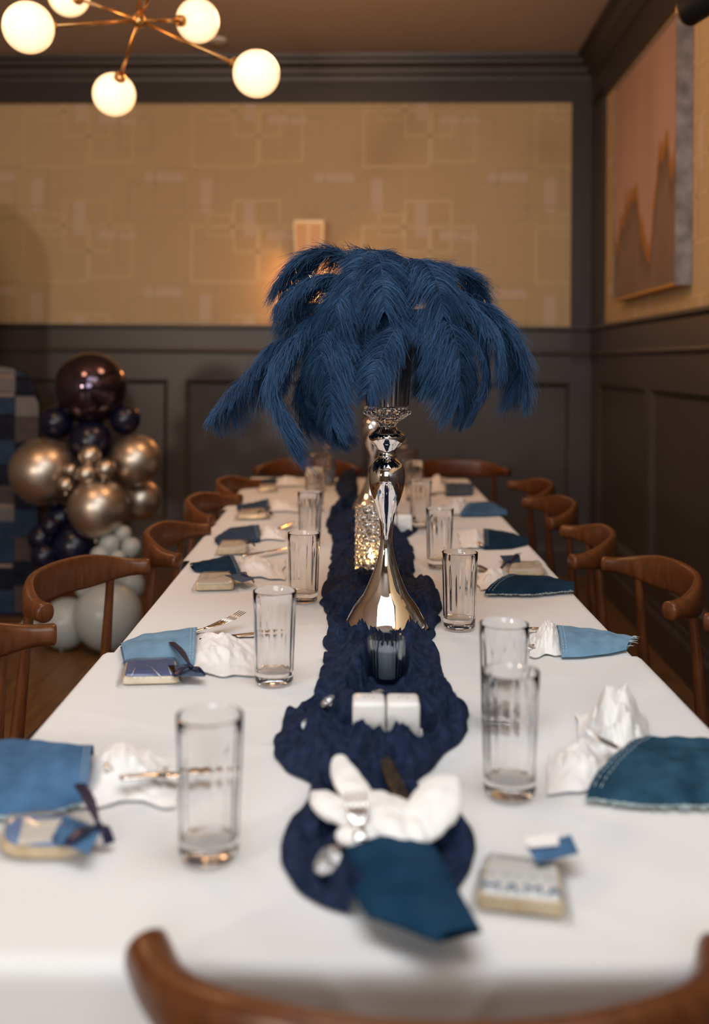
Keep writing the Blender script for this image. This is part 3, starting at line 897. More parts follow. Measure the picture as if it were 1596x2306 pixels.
# ------------------------------------------------------------------ ostrich feathers
def feather(name, pts, width, seed, twist=0.0, density=1.0, droop=0.55, label=None, group=None):
    rs = np.random.RandomState(seed)
    path = np.array([tuple(p) for p in catmull(pts, 90)])
    seg = np.linalg.norm(np.diff(path, axis=0), axis=1); arc = np.concatenate([[0], np.cumsum(seg)]); Ltot = arc[-1]
    tan = np.gradient(path, axis=0); tan /= np.linalg.norm(tan, axis=1)[:, None]
    # plane normal of the plume = direction the vane spreads in
    hz = path[-1]-path[0]; hz[2] = 0
    if np.linalg.norm(hz) < 1e-3: hz = np.array([0, -1.0, 0])
    hz /= np.linalg.norm(hz)
    Sv = np.cross(hz, [0, 0, 1.0])
    n = int(Ltot*3300*density)
    allv, nb = [], 0
    t = np.sort(rs.uniform(0.26, 1.0, n*2)); side = rs.choice([-1.0, 1.0], n*2); m = n*2
    s = t*Ltot
    Pp = np.stack([np.interp(s, arc, path[:, k]) for k in range(3)], 1)
    Tt = np.stack([np.interp(s, arc, tan[:, k]) for k in range(3)], 1); Tt /= np.linalg.norm(Tt, axis=1)[:, None]
    Ss = Sv[None, :] - (Tt @ Sv)[:, None]*Tt; Ss /= (np.linalg.norm(Ss, axis=1)[:, None]+1e-9)
    Nn = np.cross(Tt, Ss)
    tw = twist + rs.normal(0, 0.13, m)
    Sd = Ss*np.cos(tw)[:, None]*side[:, None] + Nn*np.sin(tw)[:, None]*side[:, None]
    x = (t-0.26)/0.74
    prof = np.clip(x/0.3, 0.15, 1.0)**0.7*(1-0.5*np.clip((x-0.78)/0.22, 0, 1)**1.5)
    Ln = width*1.25*prof*rs.uniform(0.62, 1.05, m)
    low = np.interp(s, np.linspace(0, Ltot, 40), rs.normal(0, 6, 40))
    sweep = np.radians(rs.normal(14, 5, m) + low + 40*np.clip((x-0.72)/0.28, 0, 1)**1.5)
    dr = Sd*np.cos(sweep)[:, None] + Tt*np.sin(sweep)[:, None]
    jit = rs.normal(0, 0.06, (m, 3)); wob = rs.normal(0, 0.05, (m, 3)); wph = rs.uniform(0, 6.28, m)
    dg = droop*rs.uniform(0.75, 1.2, m)
    curl = rs.normal(0.52, 0.10, m)*(1-0.6*np.clip((x-0.8)/0.2, 0, 1))
    cen = np.array(tuple(pts[0])) + np.array([0, 0, -0.02])
    cup = cen[None, :] - Pp; cup /= np.linalg.norm(cup, axis=1)[:, None]
    cup = 0.55*cup + np.array([0, 0, -0.65]); cup /= np.linalg.norm(cup, axis=1)[:, None]
    NP = 6
    fr = np.linspace(0, 1, NP)
    hw0 = 0.00085*rs.uniform(0.7, 1.3, m)
    rnd = rs.normal(0, 1, (m, 3))
    wd = np.cross(dr, rnd); wd /= (np.linalg.norm(wd, axis=1)[:, None]+1e-9)
    V = np.zeros((m, NP, 2, 3))
    for k, f_ in enumerate(fr):
        c = Pp + Ln[:, None]*(f_*dr + (f_**1.6)*jit) + (Ln*curl*f_**2)[:, None]*Tt
        c += (Ln*dg*f_**2)[:, None]*cup + (Ln*f_*np.sin(f_*7+wph))[:, None]*wob
        hw = hw0*(1-0.75*f_)
        V[:, k, 0] = c + wd*hw[:, None]; V[:, k, 1] = c - wd*hw[:, None]
    V = V.reshape(-1, 3)
    base = (np.arange(m)*NP*2)[:, None]
    quads = []
    for k in range(NP-1):
        q_ = np.array([k*2, k*2+1, k*2+3, k*2+2])[None, :] + base
        quads.append(q_)
    Q = np.stack(quads, 1).reshape(-1, 4)
    org = np.array(pts[0])
    V -= org
    me = bpy.data.meshes.new(name)
    me.vertices.add(len(V)); me.vertices.foreach_set('co', V.astype(np.float32).ravel())
    me.loops.add(Q.size); me.loops.foreach_set('vertex_index', Q.astype(np.int32).ravel())
    me.polygons.add(len(Q)); me.polygons.foreach_set('loop_start', np.arange(0, Q.size, 4, dtype=np.int32))
    me.polygons.foreach_set('use_smooth', np.ones(len(Q), dtype=bool))
    me.update(calc_edges=True)
    me.materials.append(M['feather'])
    o = bpy.data.objects.new(name, me); COL.objects.link(o); o.location = pts[0]
    qp = catmull(pts, 40)
    mb = MB().tube([p-Vector(pts[0]) for p in qp], [lerp(0.0022, 0.0006, k/39) for k in range(40)], 7)
    mesh_obj('quill', mb, M['quill'], o)
    tag(o, label, 'feather', group)
    return o

G1 = 'blue ostrich feathers in the near silver vase'
FE = [
 ('topmost left plume arching over the glowing sconce', [(862,790,0),(835,640,.05),(765,572,.08),(690,580,.08),(630,648,.08)], .064, 0.3),
 ('upper left plume just under the topmost left one', [(860,790,0),(820,660,0),(752,628,-.02),(690,636,-.03),(630,680,-.04)], .060, 0.3),
 ('dark left plume half hidden below the upper left ones', [(858,795,0),(800,710,.08),(725,690,.12),(675,700,.14),(650,735,.15)], .055, 0.2),
 ('top centre plume with its tip falling left of centre', [(866,780,0),(850,600,-.03),(832,566,-.08),(805,610,-.13),(790,700,-.15)], .046, 0.0),
 ('top centre plume falling straight toward the viewer', [(866,780,0),(852,610,-.05),(856,585,-.12),(862,640,-.16),(866,700,-.17)], .042, 0.0),
 ('crown plume at the very top of the bouquet', [(866,780,0),(848,590,.03),(862,566,.02),(890,585,.0),(905,650,-.02)], .036, 0.0),
 ('top right plume hanging down in a broad tongue', [(872,780,0),(902,620,-.02),(948,586,-.08),(985,640,-.14),(998,712,-.15)], .052, 0.0),
 ('upper right plume behind the broad tongue', [(874,780,0),(950,625,.06),(1015,608,.08),(1062,628,.08),(1088,672,.08)], .046, -0.3),
 ('centre front plume hanging over the fluted cup', [(870,780,-.01),(885,690,-.08),(897,722,-.15),(862,795,-.18),(826,886,-.19)], .034, 0.0),
 ('centre plume just left of the one over the cup', [(868,785,0),(866,690,-.05),(850,690,-.10),(826,745,-.13),(812,840,-.14)], .042, 0.1),
 ('long right plume reaching farthest right with drooping tip', [(876,785,0),(975,685,0),(1085,692,0),(1155,765,0),(1178,878,.0)], .062, -0.25),
 ('right plume arching above the farthest right tip', [(876,785,0),(980,690,-.03),(1060,695,-.07),(1118,740,-.09),(1138,810,-.09)], .052, -0.2),
 ('broad right front plume with feathery blunt end', [(874,785,0),(950,702,-.08),(1008,725,-.14),(1035,810,-.16),(1032,905,-.15)], .055, -0.1),
 ('right front plume nearest the cup', [(874,785,0),(935,712,-.1),(978,740,-.16),(998,810,-.17),(1000,868,-.16)], .042, 0.0),
 ('narrow right plume curling back at its tip', [(876,785,0),(985,720,-.04),(1072,765,-.08),(1100,850,-.08),(1066,942,-.07)], .032, -0.2),
 ('dark right plume hanging lowest on the right', [(876,785,0),(985,740,.06),(1050,805,.08),(1060,880,.08),(1038,950,.08)], .028, 0.0),
 ('long left plume reaching farthest left', [(858,790,0),(760,700,.05),(640,765,.08),(560,850,.08),(482,930,.08)], .060, 0.3),
 ('long left plume ending in a thin wisp hanging lowest', [(860,790,0),(770,705,-.02),(662,762,-.06),(606,855,-.06),(648,992,-.05)], .066, 0.2),
 ('left front plume with long pale hanging tip', [(862,785,0),(812,715,-.06),(758,765,-.13),(745,860,-.15),(748,958,-.14)], .046, 0.1),
 ('left front plume above the long pale one', [(862,785,0),(805,700,-.05),(745,730,-.1),(722,800,-.12),(724,858,-.12)], .050, 0.1),
 ('dark left plume whose tip hooks to the right', [(862,790,0),(765,770,.04),(692,850,.05),(692,930,.04),(762,984,.03)], .046, 0.1),
 ('upper left front plume with rounded end', [(862,785,0),(822,680,-.05),(780,648,-.10),(757,685,-.13),(760,738,-.13)], .045, 0.1),
 ('rear plume filling behind the top right tongue', [(874,785,0),(930,640,.1),(990,650,.15),(1030,710,.17),(1045,790,.17)], .048, 0.0),
 ('rear plume filling behind the right side', [(874,785,0),(920,700,.1),(960,740,.16),(975,800,.18),(970,870,.18)], .045, 0.0),
 ('rear plume filling behind the left side', [(862,785,0),(810,660,.1),(760,700,.16),(730,780,.18),(715,860,.18)], .046, 0.0),
 ('rear plume filling behind the centre', [(868,785,0),(860,640,.08),(850,640,.15),(845,700,.19),(840,790,.2)], .046, 0.0),
 ('left middle plume lying over the dark ones', [(860,788,0),(790,690,0),(700,720,-.02),(640,790,-.03),(600,870,-.02)], .042, 0.3),
 ('right middle plume lying behind the broad one', [(876,785,0),(960,650,-.02),(1040,660,-.04),(1085,720,-.05),(1100,800,-.05)], .048, -0.2),
]
for i, (lab, pts, wd, tw) in enumerate(FE):
    wp = [P(x, y, VC.y + dd) for x, y, dd in pts]
    wp[0] = VB + Vector((0.022*math.cos(i*2.4), 0.022*math.sin(i*2.4), (1421-800)*K))
    feather('ostrich_feather', wp, wd, 100+i, tw, 1.0, 0.62 if tw > 0.25 else 0.5, 'blue ostrich ' + lab, G1)
G2 = 'blue ostrich feathers in the far vase'
for i in range(10):
    an = 2*PI*i/10 + 0.2; rr = 0.2 + 0.05*((i*7) % 3)
    b = VB2 + Vector((0.02*math.cos(an), 0.02*math.sin(an), (1421-800)*K))
    dr = Vector((math.cos(an), math.sin(an), 0))
    up = 0.18 - 0.05*(i % 3)
    wp = [b, b+dr*rr*0.3+Vector((0,0,up*0.8)), b+dr*rr*0.65+Vector((0,0,up*0.85)), b+dr*rr*0.95+Vector((0,0,up*0.2)), b+dr*rr+Vector((0,0,-0.12))]
    feather('ostrich_feather', wp, .045, 300+i, 0.0, 0.5, 0.4, 'blurred blue ostrich feather of the far vase behind the near bouquet', G2)

# ------------------------------------------------------------------ drinking glasses
def glass_mesh():
    Hh = 0.153
    outer = [(0.0,0.0),(0.027,0.0),(0.0305,0.0015),(0.0322,0.005),(0.0325,0.012),(0.0328,0.02),(0.034,0.07),(0.0355,0.12),(0.0366,0.1515)]
    rim = [(0.0364,0.153),(0.0352,0.1535),(0.0345,0.152)]
    inner = [(0.0335,0.135),(0.0325,0.115),(0.0312,0.08),(0.0302,0.05),(0.0296,0.028),(0.028,0.02),(0.02,0.0175),(0.0,0.0165)]
    nout = len(outer)+len(rim)
    def fn(r, z, a, j):
        if j >= nout and r > 0.02:
            e = max(0.0, min(1.0, (0.14-z)/0.03))*max(0.0, min(1.0, (z-0.02)/0.02))
            return r - 0.0012*e*(0.5+0.5*math.cos(16*a))
        return r
    return MB().lathe(outer+rim+inner, 84, fn=fn)
gm = None
GL = [((470,1930),'clear highball glass nearest the camera on the left, between cutlery and runner'),
      ((617,1538),'clear highball glass beside the upright fork on the left'),
      ((683,1355),'clear highball glass left of the runner, level with the navy sleeve'),
      ((697,1226),'clear highball glass fourth along the left row'),
      ((708,1150),'clear highball glass fifth along the left row'),
      ((716,1105),'clear highball glass sixth along the left row'),
      ((1147,1790),'clear highball glass nearest the camera on the right'),
      ((1133,1640),'clear highball glass directly behind the nearest right one'),
      ((1034,1415),'sharp clear highball glass right of the near silver vase'),
      ((989,1278),'clear highball glass second beyond the vase on the right'),
      ((946,1190),'clear highball glass third beyond the vase on the right'),
      ((932,1128),'clear highball glass fourth beyond the vase on the right'),
      ((921,1092),'clear highball glass farthest along the right row')]
for (px, py), lab in GL:
    p = T(px, py, TZ); p.z = TOP+0.0012
    if gm is None:
        o = mesh_obj('highball_glass', glass_mesh(), M['glass'], auto=50); gm = o
    else:
        o = gm.copy(); COL.objects.link(o)
    o.location = p
    tag(o, lab, 'glass', 'highball glasses along the table')

# far decanters
def decanter(px, py, lab):
    p = T(px, py, TZ); p.z = TOP+0.001
    t = thing('glass_decanter', p, lab, 'decanter', 'stoppered glass decanters at the far end')
    pr = [(0,0),(0.034,0),(0.038,0.006),(0.038,0.11),(0.033,0.125),(0.016,0.14),(0.014,0.152),(0.02,0.157),(0.017,0.157),(0.011,0.152),(0.013,0.14),(0.03,0.122),(0.034,0.108),(0.034,0.012),(0,0.01)]
    mesh_obj('body', MB().lathe(pr, 40), M['glass'], t, auto=50)
    mesh_obj('stopper', MB().ell((0,0,0.178), ((0.02,0,0),(0,0.02,0),(0,0,0.018)), 20, 12), M['glass'], t)
decanter(735, 1092, 'glass decanter with round stopper at the far end, left of the vases')
decanter(905, 1092, 'glass decanter with round stopper at the far end, right of the vases')

# ------------------------------------------------------------------ smoky votive, crystal votive, salt and pepper, gems
vt = thing('votive_holder', (CAND.x, CAND.y, TOP+0.004), 'ribbed smoky glass votive holder on the runner before the vase', 'candle holder')
pr = [(0,0),(0.025,0),(0.027,0.002),(0.0295,0.035),(0.031,0.072),(0.0302,0.0735),(0.0285,0.072),(0.027,0.035),(0.0245,0.008),(0,0.007)]
mesh_obj('ribbed_cup', MB().lathe(pr, 144, fn=lambda r, z, a, j: r*(1+(0.045*math.cos(26*a) if 2 <= j <= 4 else 0))), M['smoke'], vt, auto=40)
tl = thing('votive_candle', (CAND.x, CAND.y, TOP+0.0118), 'pale unlit candle inside the smoky votive holder', 'candle')
mesh_obj('wax', MB().lathe([(0,0),(0.0205,0),(0.0215,0.002),(0.0222,0.042),(0.021,0.044),(0.008,0.0425),(0,0.042)], 36), M['wax'], tl, auto=40)
mesh_obj('wick', MB().tube([(0,0,0.042),(0.001,0,0.05)], 0.0008, 6), M['black'], tl)

cy = thing('crystal_candle_holder', (CRY.x, CRY.y, TOP+0.004), 'tall cylinder candle holder of wire rings and crystal beads behind the vase', 'candle holder')
CR, CHt = 0.042, 0.182
mesh_obj('base_plate', MB().lathe([(0,0),(CR,0),(CR+0.001,0.002),(CR,0.004),(0,0.004)], 40), M['wire'], cy, auto=40)
for zz in (0.004, CHt):
    mb = MB()
    pts = [(CR*math.cos(2*PI*k/40), CR*math.sin(2*PI*k/40), zz) for k in range(41)]
    mesh_obj('hoop', mb.tube(pts, 0.0013, 6, caps=False), M['wire'], cy)
rows, cols = 10, 14
ring_me = None; bead_me = None
rr_ = 0.0092
mbr = MB(); mbr.tube([(rr_*math.cos(2*PI*k/14), 0, rr_*math.sin(2*PI*k/14)) for k in range(15)], 0.00085, 5, caps=False, up=(0,1,0))
mbb = MB()
bv = [(0,-0.0045,0)] + [(0.0066*math.cos(2*PI*k/8), 0, 0.0066*math.sin(2*PI*k/8)) for k in range(8)] + [(0,0.0045,0)]
mbb.add(bv, [(0,1+k,1+(k+1) % 8) for k in range(8)] + [(9,1+(k+1) % 8,1+k) for k in range(8)])
for j in range(rows):
    for k in range(cols):
        an = 2*PI*(k+0.5*(j % 2))/cols
        loc = (CR*math.cos(an), CR*math.sin(an), 0.014 + j*(CHt-0.022)/(rows-1)*0.96)
        if ring_me is None:
            r_o = mesh_obj('wire_ring', mbr, M['wire'], cy); b_o = mesh_obj('crystal_bead', mbb, M['crystal'], cy, smooth=False)
            ring_me, bead_me = r_o, b_o
        else:
            r_o = ring_me.copy(); b_o = bead_me.copy()
            for q_ in (r_o, b_o): COL.objects.link(q_); q_.parent = cy
        for q_ in (r_o, b_o):
            q_.location = loc; q_.rotation_euler = (0, 0, an+PI/2)
tl = thing('tealight', (CRY.x-0.004, CRY.y, TOP+0.0085), 'lit tealight glowing inside the crystal cylinder', 'candle')
mesh_obj('candle_cup', MB().lathe([(0,0),(0.019,0),(0.0195,0.016),(0.0185,0.016),(0.018,0.013),(0,0.013)], 28), M['wire'], tl, auto=40)
mesh_obj('candle_glass', MB().lathe([(0,0.013),(0.0165,0.013),(0.0165,0.034),(0,0.034)], 24), M['wax_warm'], tl, auto=40)
fl_ = mesh_obj('flame', MB().lathe([(0,0.034),(0.005,0.039),(0.0065,0.046),(0.005,0.055),(0.0022,0.064),(0,0.07)], 14), M['flame'], tl)
o = point('tealight_flame', (CRY.x-0.004, CRY.y-0.012, TOP+0.065), 0.35, (1.0,0.5,0.16), 0.008)

def shaker(c, lab, s=1.0):
    t = thing('shaker', c, lab, 'shaker', 'white cube salt and pepper shakers')
    mesh_obj('body', MB().box((0,0,0.0285*s), (0.0465*s,0.0465*s,0.057*s), bevel=0.006*s), M['ceramic'], t, auto=60)
    mb = MB()
    for hx_, hy_ in ((-.006,0),(.006,0),(0,.007)):
        mb.lathe([(0,0.0572*s),(0.0011*s,0.0572*s),(0.0011*s,0.0575*s),(0,0.0575*s)], 8, (hx_*s, hy_*s, 0))
    mesh_obj('pour_holes', mb, M['black'], t)
    return t
sb = Vector((SALT.x, SALT.y, TOP+0.0065))
ty = thing('condiment_tray', (SALT.x, SALT.y, TOP+0.0022), 'small white tray under the near shaker pair on the runner', 'tray')
mb = MB()
def tray_fn(u, v):
    x, y = (u-.5)*2, (v-.5)*2; e = max(abs(x), abs(y))
    return (x*0.0535, y*0.030, 0.003 + (0.003*max(0, (e-0.9)/0.1)**2))
mb.grid(tray_fn, 24, 24)
mb.grid(lambda u, v: (((1-u)-.5)*2*0.052, (v-.5)*2*0.029, 0.0), 24, 24)
mesh_obj('dish', mb, M['ceramic'], ty)
shaker(Vector((SALT.x-0.0242, SALT.y, TOP+0.0058)), 'white cube shaker, left one of the near pair')
shaker(Vector((SALT.x+0.0242, SALT.y, TOP+0.0058)), 'white cube shaker, right one of the near pair')
s2 = T(893, 1200, TZ)
shaker(Vector((s2.x-0.0242, s2.y, TOP+0.002)), 'white cube shaker half hidden behind the vase stem')
shaker(Vector((s2.x+0.0242, s2.y, TOP+0.002)), 'white cube shaker beyond the vase, right one of the far pair')

def gem(px, py, r, z, seed, lab):
    p = T(px, py, TOP+z); rnd = random.Random(seed)
    prof = [(0,-0.62),(0.98,0.0),(1.0,0.08),(0.6,0.42),(0,0.42)]
    mb = MB(); n = 10
    vv = [(0,0,-0.62*r)]
    for (a, zz) in prof[1:4]:
        for k in range(n):
            an = 2*PI*k/n; vv.append((a*r*math.cos(an), a*r*math.sin(an), zz*r))
    ff = [(0, 1+(k+1) % n, 1+k) for k in range(n)]
    for j in range(2):
        for k in range(n):
            a = 1+j*n; ff.append((a+k, a+(k+1) % n, a+n+(k+1) % n, a+n+k))
    ff.append(tuple(1+2*n+k for k in range(n)))
    o = mesh_obj('acrylic_gem', mb.add(vv, ff), M['gem'], smooth=False)
    o.location = p; o.rotation_euler = (rnd.uniform(-0.7,0.7), rnd.uniform(-0.7,0.7), rnd.uniform(0,3))
    tag(o, lab, 'gem', 'clear diamond shaped gems scattered on the runner')
gem(738, 1580, 0.0135, 0.024, 1, 'clear faceted gem on the runner, upper of two left of the shakers')
gem(697, 1640, 0.0145, 0.024, 2, 'clear faceted gem on the runner, lower of two left of the shakers')
gem(848, 1562, 0.0135, 0.017, 3, 'clear faceted gem between the smoky votive and the shakers')
gem(738, 1938, 0.017, 0.026, 4, 'large blurred gem beside the navy denim pouch')
gem(802, 1432, 0.0115, 0.012, 5, 'clear faceted gem by the foot of the near vase')
gem(898, 1570, 0.006, 0.012, 6, 'tiny clear gem right of the one before the votive')

# ------------------------------------------------------------------ place settings
def tri(x): return abs((x % 2.0) - 1.0)
def sleeve(Lpx, Rpx, h, m, label, seed=0, z0=0.0, zclosed=0.0, fray=None, hem=True, rise=0.45):
    """flat denim sleeve; edge polylines in the order closed end -> open end"""
    zb = TOP+0.0015
    def mp(L_):
        out = []
        for k, (x, y) in enumerate(L_):
            f_ = k/(len(L_)-1)
            out.append(T(x, y, zb + z0 + zclosed*(1-f_) + 0.25*h*(rise+(1-rise)*f_)))
        return resample(out, 25)
    A = mp(Lpx); B = mp(Rpx)
    org = sum(A+B, Vector((0,0,0)))/50; org.z = zb
    n, mm = 24, 20
    def fn(u, v):
        i = min(int(v*n), n-1); t = v*n-i
        p = A[i].lerp(A[i+1], t).lerp(B[i].lerp(B[i+1], t), u)
        arch = math.sqrt(max(0, 1-(2*u-1)**2))
        hh = h*(rise + (1-rise)*v**0.8)*arch
        hh += 0.0028*arch*noise.noise((p.x*38+seed, p.y*38, seed*1.7)) + 0.0012*arch*math.sin(v*26+seed)
        return Vector((p.x, p.y, zb + 0.0015 + max(hh, 0) + z0 + zclosed*(1-v)))
    mb = MB().grid(fn, mm, n)
    mb.grid(lambda u, v: (lambda q: (q.x, q.y, zb + z0 + zclosed*(1-v)))(fn(1-u, v)), mm, n)
    t = mesh_obj('denim_sleeve', mb, m, origin=org)
    tag(t, label, 'cutlery sleeve', 'denim cutlery sleeves at the place settings')
    st = MB()
    for v0 in ((0.93, 0.97) if hem else ()):
        for k in range(18):
            u = 0.06 + 0.88*k/17
            a, b = fn(u-0.014, v0), fn(u+0.014, v0)
            st.tube([a+Vector((0,0,.0006)), b+Vector((0,0,.0006))], 0.0005, 5)
    if hem:
        st.v = [tuple(Vector(p)-org) for p in st.v]
        mesh_obj('stitching', st, M['thread'], t)
    if fray:
        rnd = random.Random(seed+3); fb = MB()
        side, cnt = fray
        if side in 'AB':
            def band(u, v):
                p = fn(0.0 if side == 'A' else 1.0, v*0.98+0.01); o_ = fn(0.5, v*0.98+0.01)
                d = p-o_; d.z = 0; d.normalize()
                wv = 0.004 + 0.004*noise.noise((v*9, seed, 0)) + 0.003*noise.noise((v*40, seed, 2))
                return p + d*((u-0.5)*2*wv + 0.001) + Vector((0,0,0.003*abs(noise.noise((v*25,u*3,seed)))+0.0008))
            fb.grid(band, 3, 90)
        for k in range(cnt):
            v = rnd.uniform(0.0, 1.0)
            if side == 'closed': p = fn(rnd.uniform(0,1), 0.0); d = (A[0]-A[2]).normalized()
            elif side == 'A': p = fn(0.0, v); d = (A[12]-B[12]).normalized()
            else: p = fn(1.0, v); d = (B[12]-A[12]).normalized()
            d = d + Vector((rnd.uniform(-.6,.6), rnd.uniform(-.6,.6), rnd.uniform(-.1,.4)))
            L = rnd.uniform(0.004, 0.012)
            fb.tube([p, p+d*L*0.6+Vector((0,0,.001)), p+d*L], [0.0009,0.0007,0.0003], 4)
        fb.v = [tuple(Vector(p)-org) for p in fb.v]
        mesh_obj('frayed_edge', fb, M['fray'], t)
    return t

def napkin(poly, h, seed, label, mound=(0.5,0.5), freq=60.0, amp=0.010, z0=0.0):
    """crumpled napkin lying over the pixel quad poly (four corners)"""
    zb = TOP+0.0012+z0
    q = [T(x, y, zb+0.004) for x, y in poly]
    org = sum(q, Vector((0,0,0)))/4; org.z = zb
    rnd = random.Random(seed)
    ds = [(rnd.uniform(0,PI), rnd.uniform(0.6,1.5)*freq/10, rnd.uniform(0,2), rnd.uniform(0.5,1)) for k in range(5)]
    def fn(u, v):
        # irregular outline
        uu = u + 0.10*noise.noise((v*3.1, seed*1.3, 0.5))*(abs(u-.5)*2); vv = v + 0.12*noise.noise((u*3.3, seed*2.1, 5.5))*(abs(v-.5)*2)
        p = q[0].lerp(q[1], uu).lerp(q[3].lerp(q[2], uu), vv)
        e = min(1.0, 3.2*min(u, 1-u))*min(1.0, 3.2*min(v, 1-v))
        dm = (u-mound[0])**2 + (v-mound[1])**2
        z = h*math.exp(-dm*5.0)*e**0.6
        cz = 0.0
        for an, f_, ph, w_ in ds:
            cz += w_*tri((u*math.cos(an)+v*math.sin(an))*f_ + ph + 0.4*noise.noise((u*3, v*3, seed)))
        dv = noise.voronoi((u*3.6+seed, v*3.6, seed*0.7))[0]
        dw = noise.voronoi((u*8+seed, v*8, seed*0.3))[0]
        z += (amp*(cz/len(ds)) + h*0.55*(dv[1]-dv[0])*0.8 + h*0.22*(dw[1]-dw[0]))*(0.15+0.85*e)
        return Vector((p.x, p.y, zb + z))
    mb = MB().grid(fn, 44, 44)
    mb.grid(lambda u, v: (lambda s: (s.x, s.y, max(zb, s.z-0.0012)))(fn(1-u, v)), 44, 44)
    o = mesh_obj('napkin', mb, M['napkin'], origin=org, auto=25)
    return tag(o, label, 'napkin', 'crumpled white napkins at the place settings')

def flatbar(mb, pts, ws, th):
    """flat bar through 3d points with half widths"""
    mb.tube(pts, [(w_, th) for w_ in ws], 10)
def fork(a, b, label, za=0.01, zb=0.01, bend=0.0):
    """a: handle end px, b: tine tips px"""
    A = T(*a, TOP+za); B = T(*b, TOP+zb)
    d = B-A; L = d.length; d.normalize()
    s = d.cross(Vector((0,0,1))).normalized(); n = s.cross(d).normalized()
    t = thing('fork', A, label, 'fork', 'steel forks tucked in the denim sleeves')
    def pt(f, o=0, up=0): return d*L*f + s*o + n*(up + bend*4*f*(f-1))
    tl_ = min(0.055/L, 0.42)
    mesh_obj('handle', MB().tube([pt(0), pt(0.05), pt(0.2), pt(max(.25, 1-2.1*tl_)), pt(1-1.75*tl_)], [(0.006,0.0014),(0.0078,0.0016),(0.006,0.0016),(0.0032,0.0016),(0.0035,0.0015)], 10), M['steel'], t)
    mesh_obj('neck', MB().tube([pt(1-1.8*tl_), pt(1-1.45*tl_), pt(1-1.15*tl_), pt(1-0.9*tl_)], [(0.0034,0.0014),(0.0085,0.0012),(0.0118,0.001),(0.0115,0.0009)], 12), M['steel'], t)
    for k in range(4):
        o_ = (k-1.5)*0.0068
        mesh_obj('tine', MB().tube([pt(1-1.0*tl_, o_), pt(1-0.5*tl_, o_, -0.001), pt(1.0, o_*0.95, 0.001)], [(0.0021,0.001),(0.0018,0.0009),(0.0009,0.0006)], 7), M['steel'], t)
    return t
def knife(a, b, label, za=0.01, zb=0.006, m='steel'):
    A = T(*a, TOP+za); B = T(*b, TOP+zb)
    d = B-A; L = d.length; d.normalize()
    s = d.cross(Vector((0,0,1))).normalized()
    t = thing('knife', A, label, 'knife', 'steel knives at the place settings')
    mesh_obj('handle', MB().tube([Vector((0,0,0)), d*0.01, d*L*0.35, d*L*0.45], [(0.006,0.002),(0.008,0.003),(0.007,0.003),(0.0055,0.0025)], 10), M[m], t)
    mesh_obj('blade', MB().tube([d*L*0.44, d*L*0.5, d*L*0.8, d*L*0.95, d*L+s*0.004], [(0.0055,0.0012),(0.0095,0.001),(0.0105,0.001),(0.0085,0.0009),(0.002,0.0006)], 8), M[m], t)
    return t

def slab_poly(mb, poly, z0, z1, rb=0.002):
    """horizontal slab with softened top edge from a 2d outline (world x, y)"""
    n = len(poly); c = Vector((sum(p[0] for p in poly)/n, sum(p[1] for p in poly)/n))
    def ins(k):
        out = []
        for p in poly:
            v_ = Vector((p[0], p[1]))-c; L = v_.length
            out.append(c + v_*((L-k)/L))
        return out
    rings = [(ins(rb*0.6), z0), (ins(0), z0+rb), (ins(0), z1-rb), (ins(rb*0.4), z1-rb*0.4), (ins(rb*1.3), z1)]
    vv = []
    for r_, z in rings: vv += [(p.x, p.y, z) for p in r_]
    m = len(rings)
    ff = [(j*n+k, j*n+(k+1) % n, (j+1)*n+(k+1) % n, (j+1)*n+k) for j in range(m-1) for k in range(n)]
    ff += [tuple(range(n-1,-1,-1)), tuple((m-1)*n+k for k in range(n))]
    return mb.add(vv, ff)
def rounded_quad(q, r=0.18, n=5):
    """2d rounded quad from 4 world corners"""
    out = []
    for i in range(4):
        p, a, b = q[i], q[i-1], q[(i+1) % 4]
        p0 = p.lerp(a, r); p1 = p.lerp(b, r)
        for k in range(n+1):
            t = k/n
            out.append(p0*(1-t)**2 + p*2*t*(1-t) + p1*t*t)
    return out
def scale_poly(poly, s):
    n = len(poly); c = sum((Vector(p[:2]) for p in poly), Vector((0,0)))/n
    return [c + (Vector(p[:2])-c)*s for p in poly]
def wrapper(poly, h, seed, base, parent, org, spread=1.22, gather=None):
    n = len(poly); rnd = random.Random(seed)
    c = sum((Vector(p[:2]) for p in poly), Vector((0,0)))/n
    mb = MB()
    def fn(u, v):
        k = u*n; i = int(k) % n; f_ = k-int(k)
        p = Vector(poly[i][:2]).lerp(Vector(poly[(i+1) % n][:2]), f_)
        r_ = v*spread
        xy = c + (p-c)*r_
        z = base + h if r_ < 0.95 else base + h*max(0, 1-(r_-0.95)/(spread-0.95)*1.0)
        z += 0.005*abs(noise.noise((xy.x*70+seed, xy.y*70, 3))) + 0.003*tri(xy.x*90+seed)*v
        if gather is not None and v > 0.6:
            xy = xy.lerp(gather, 0.35*(v-0.6)/0.4)
        return (xy.x-org.x, xy.y-org.y, z-org.z)
    mb.grid(fn, n, 10)
    return mesh_obj('cellophane_wrapper', mb, M['cello'], parent, auto=20)
def strip(mb, pts, wd, up=(0,0,1), th=0.0004):
    mb.tube(pts, [(wd, th)]*len(pts), 8, up=up)
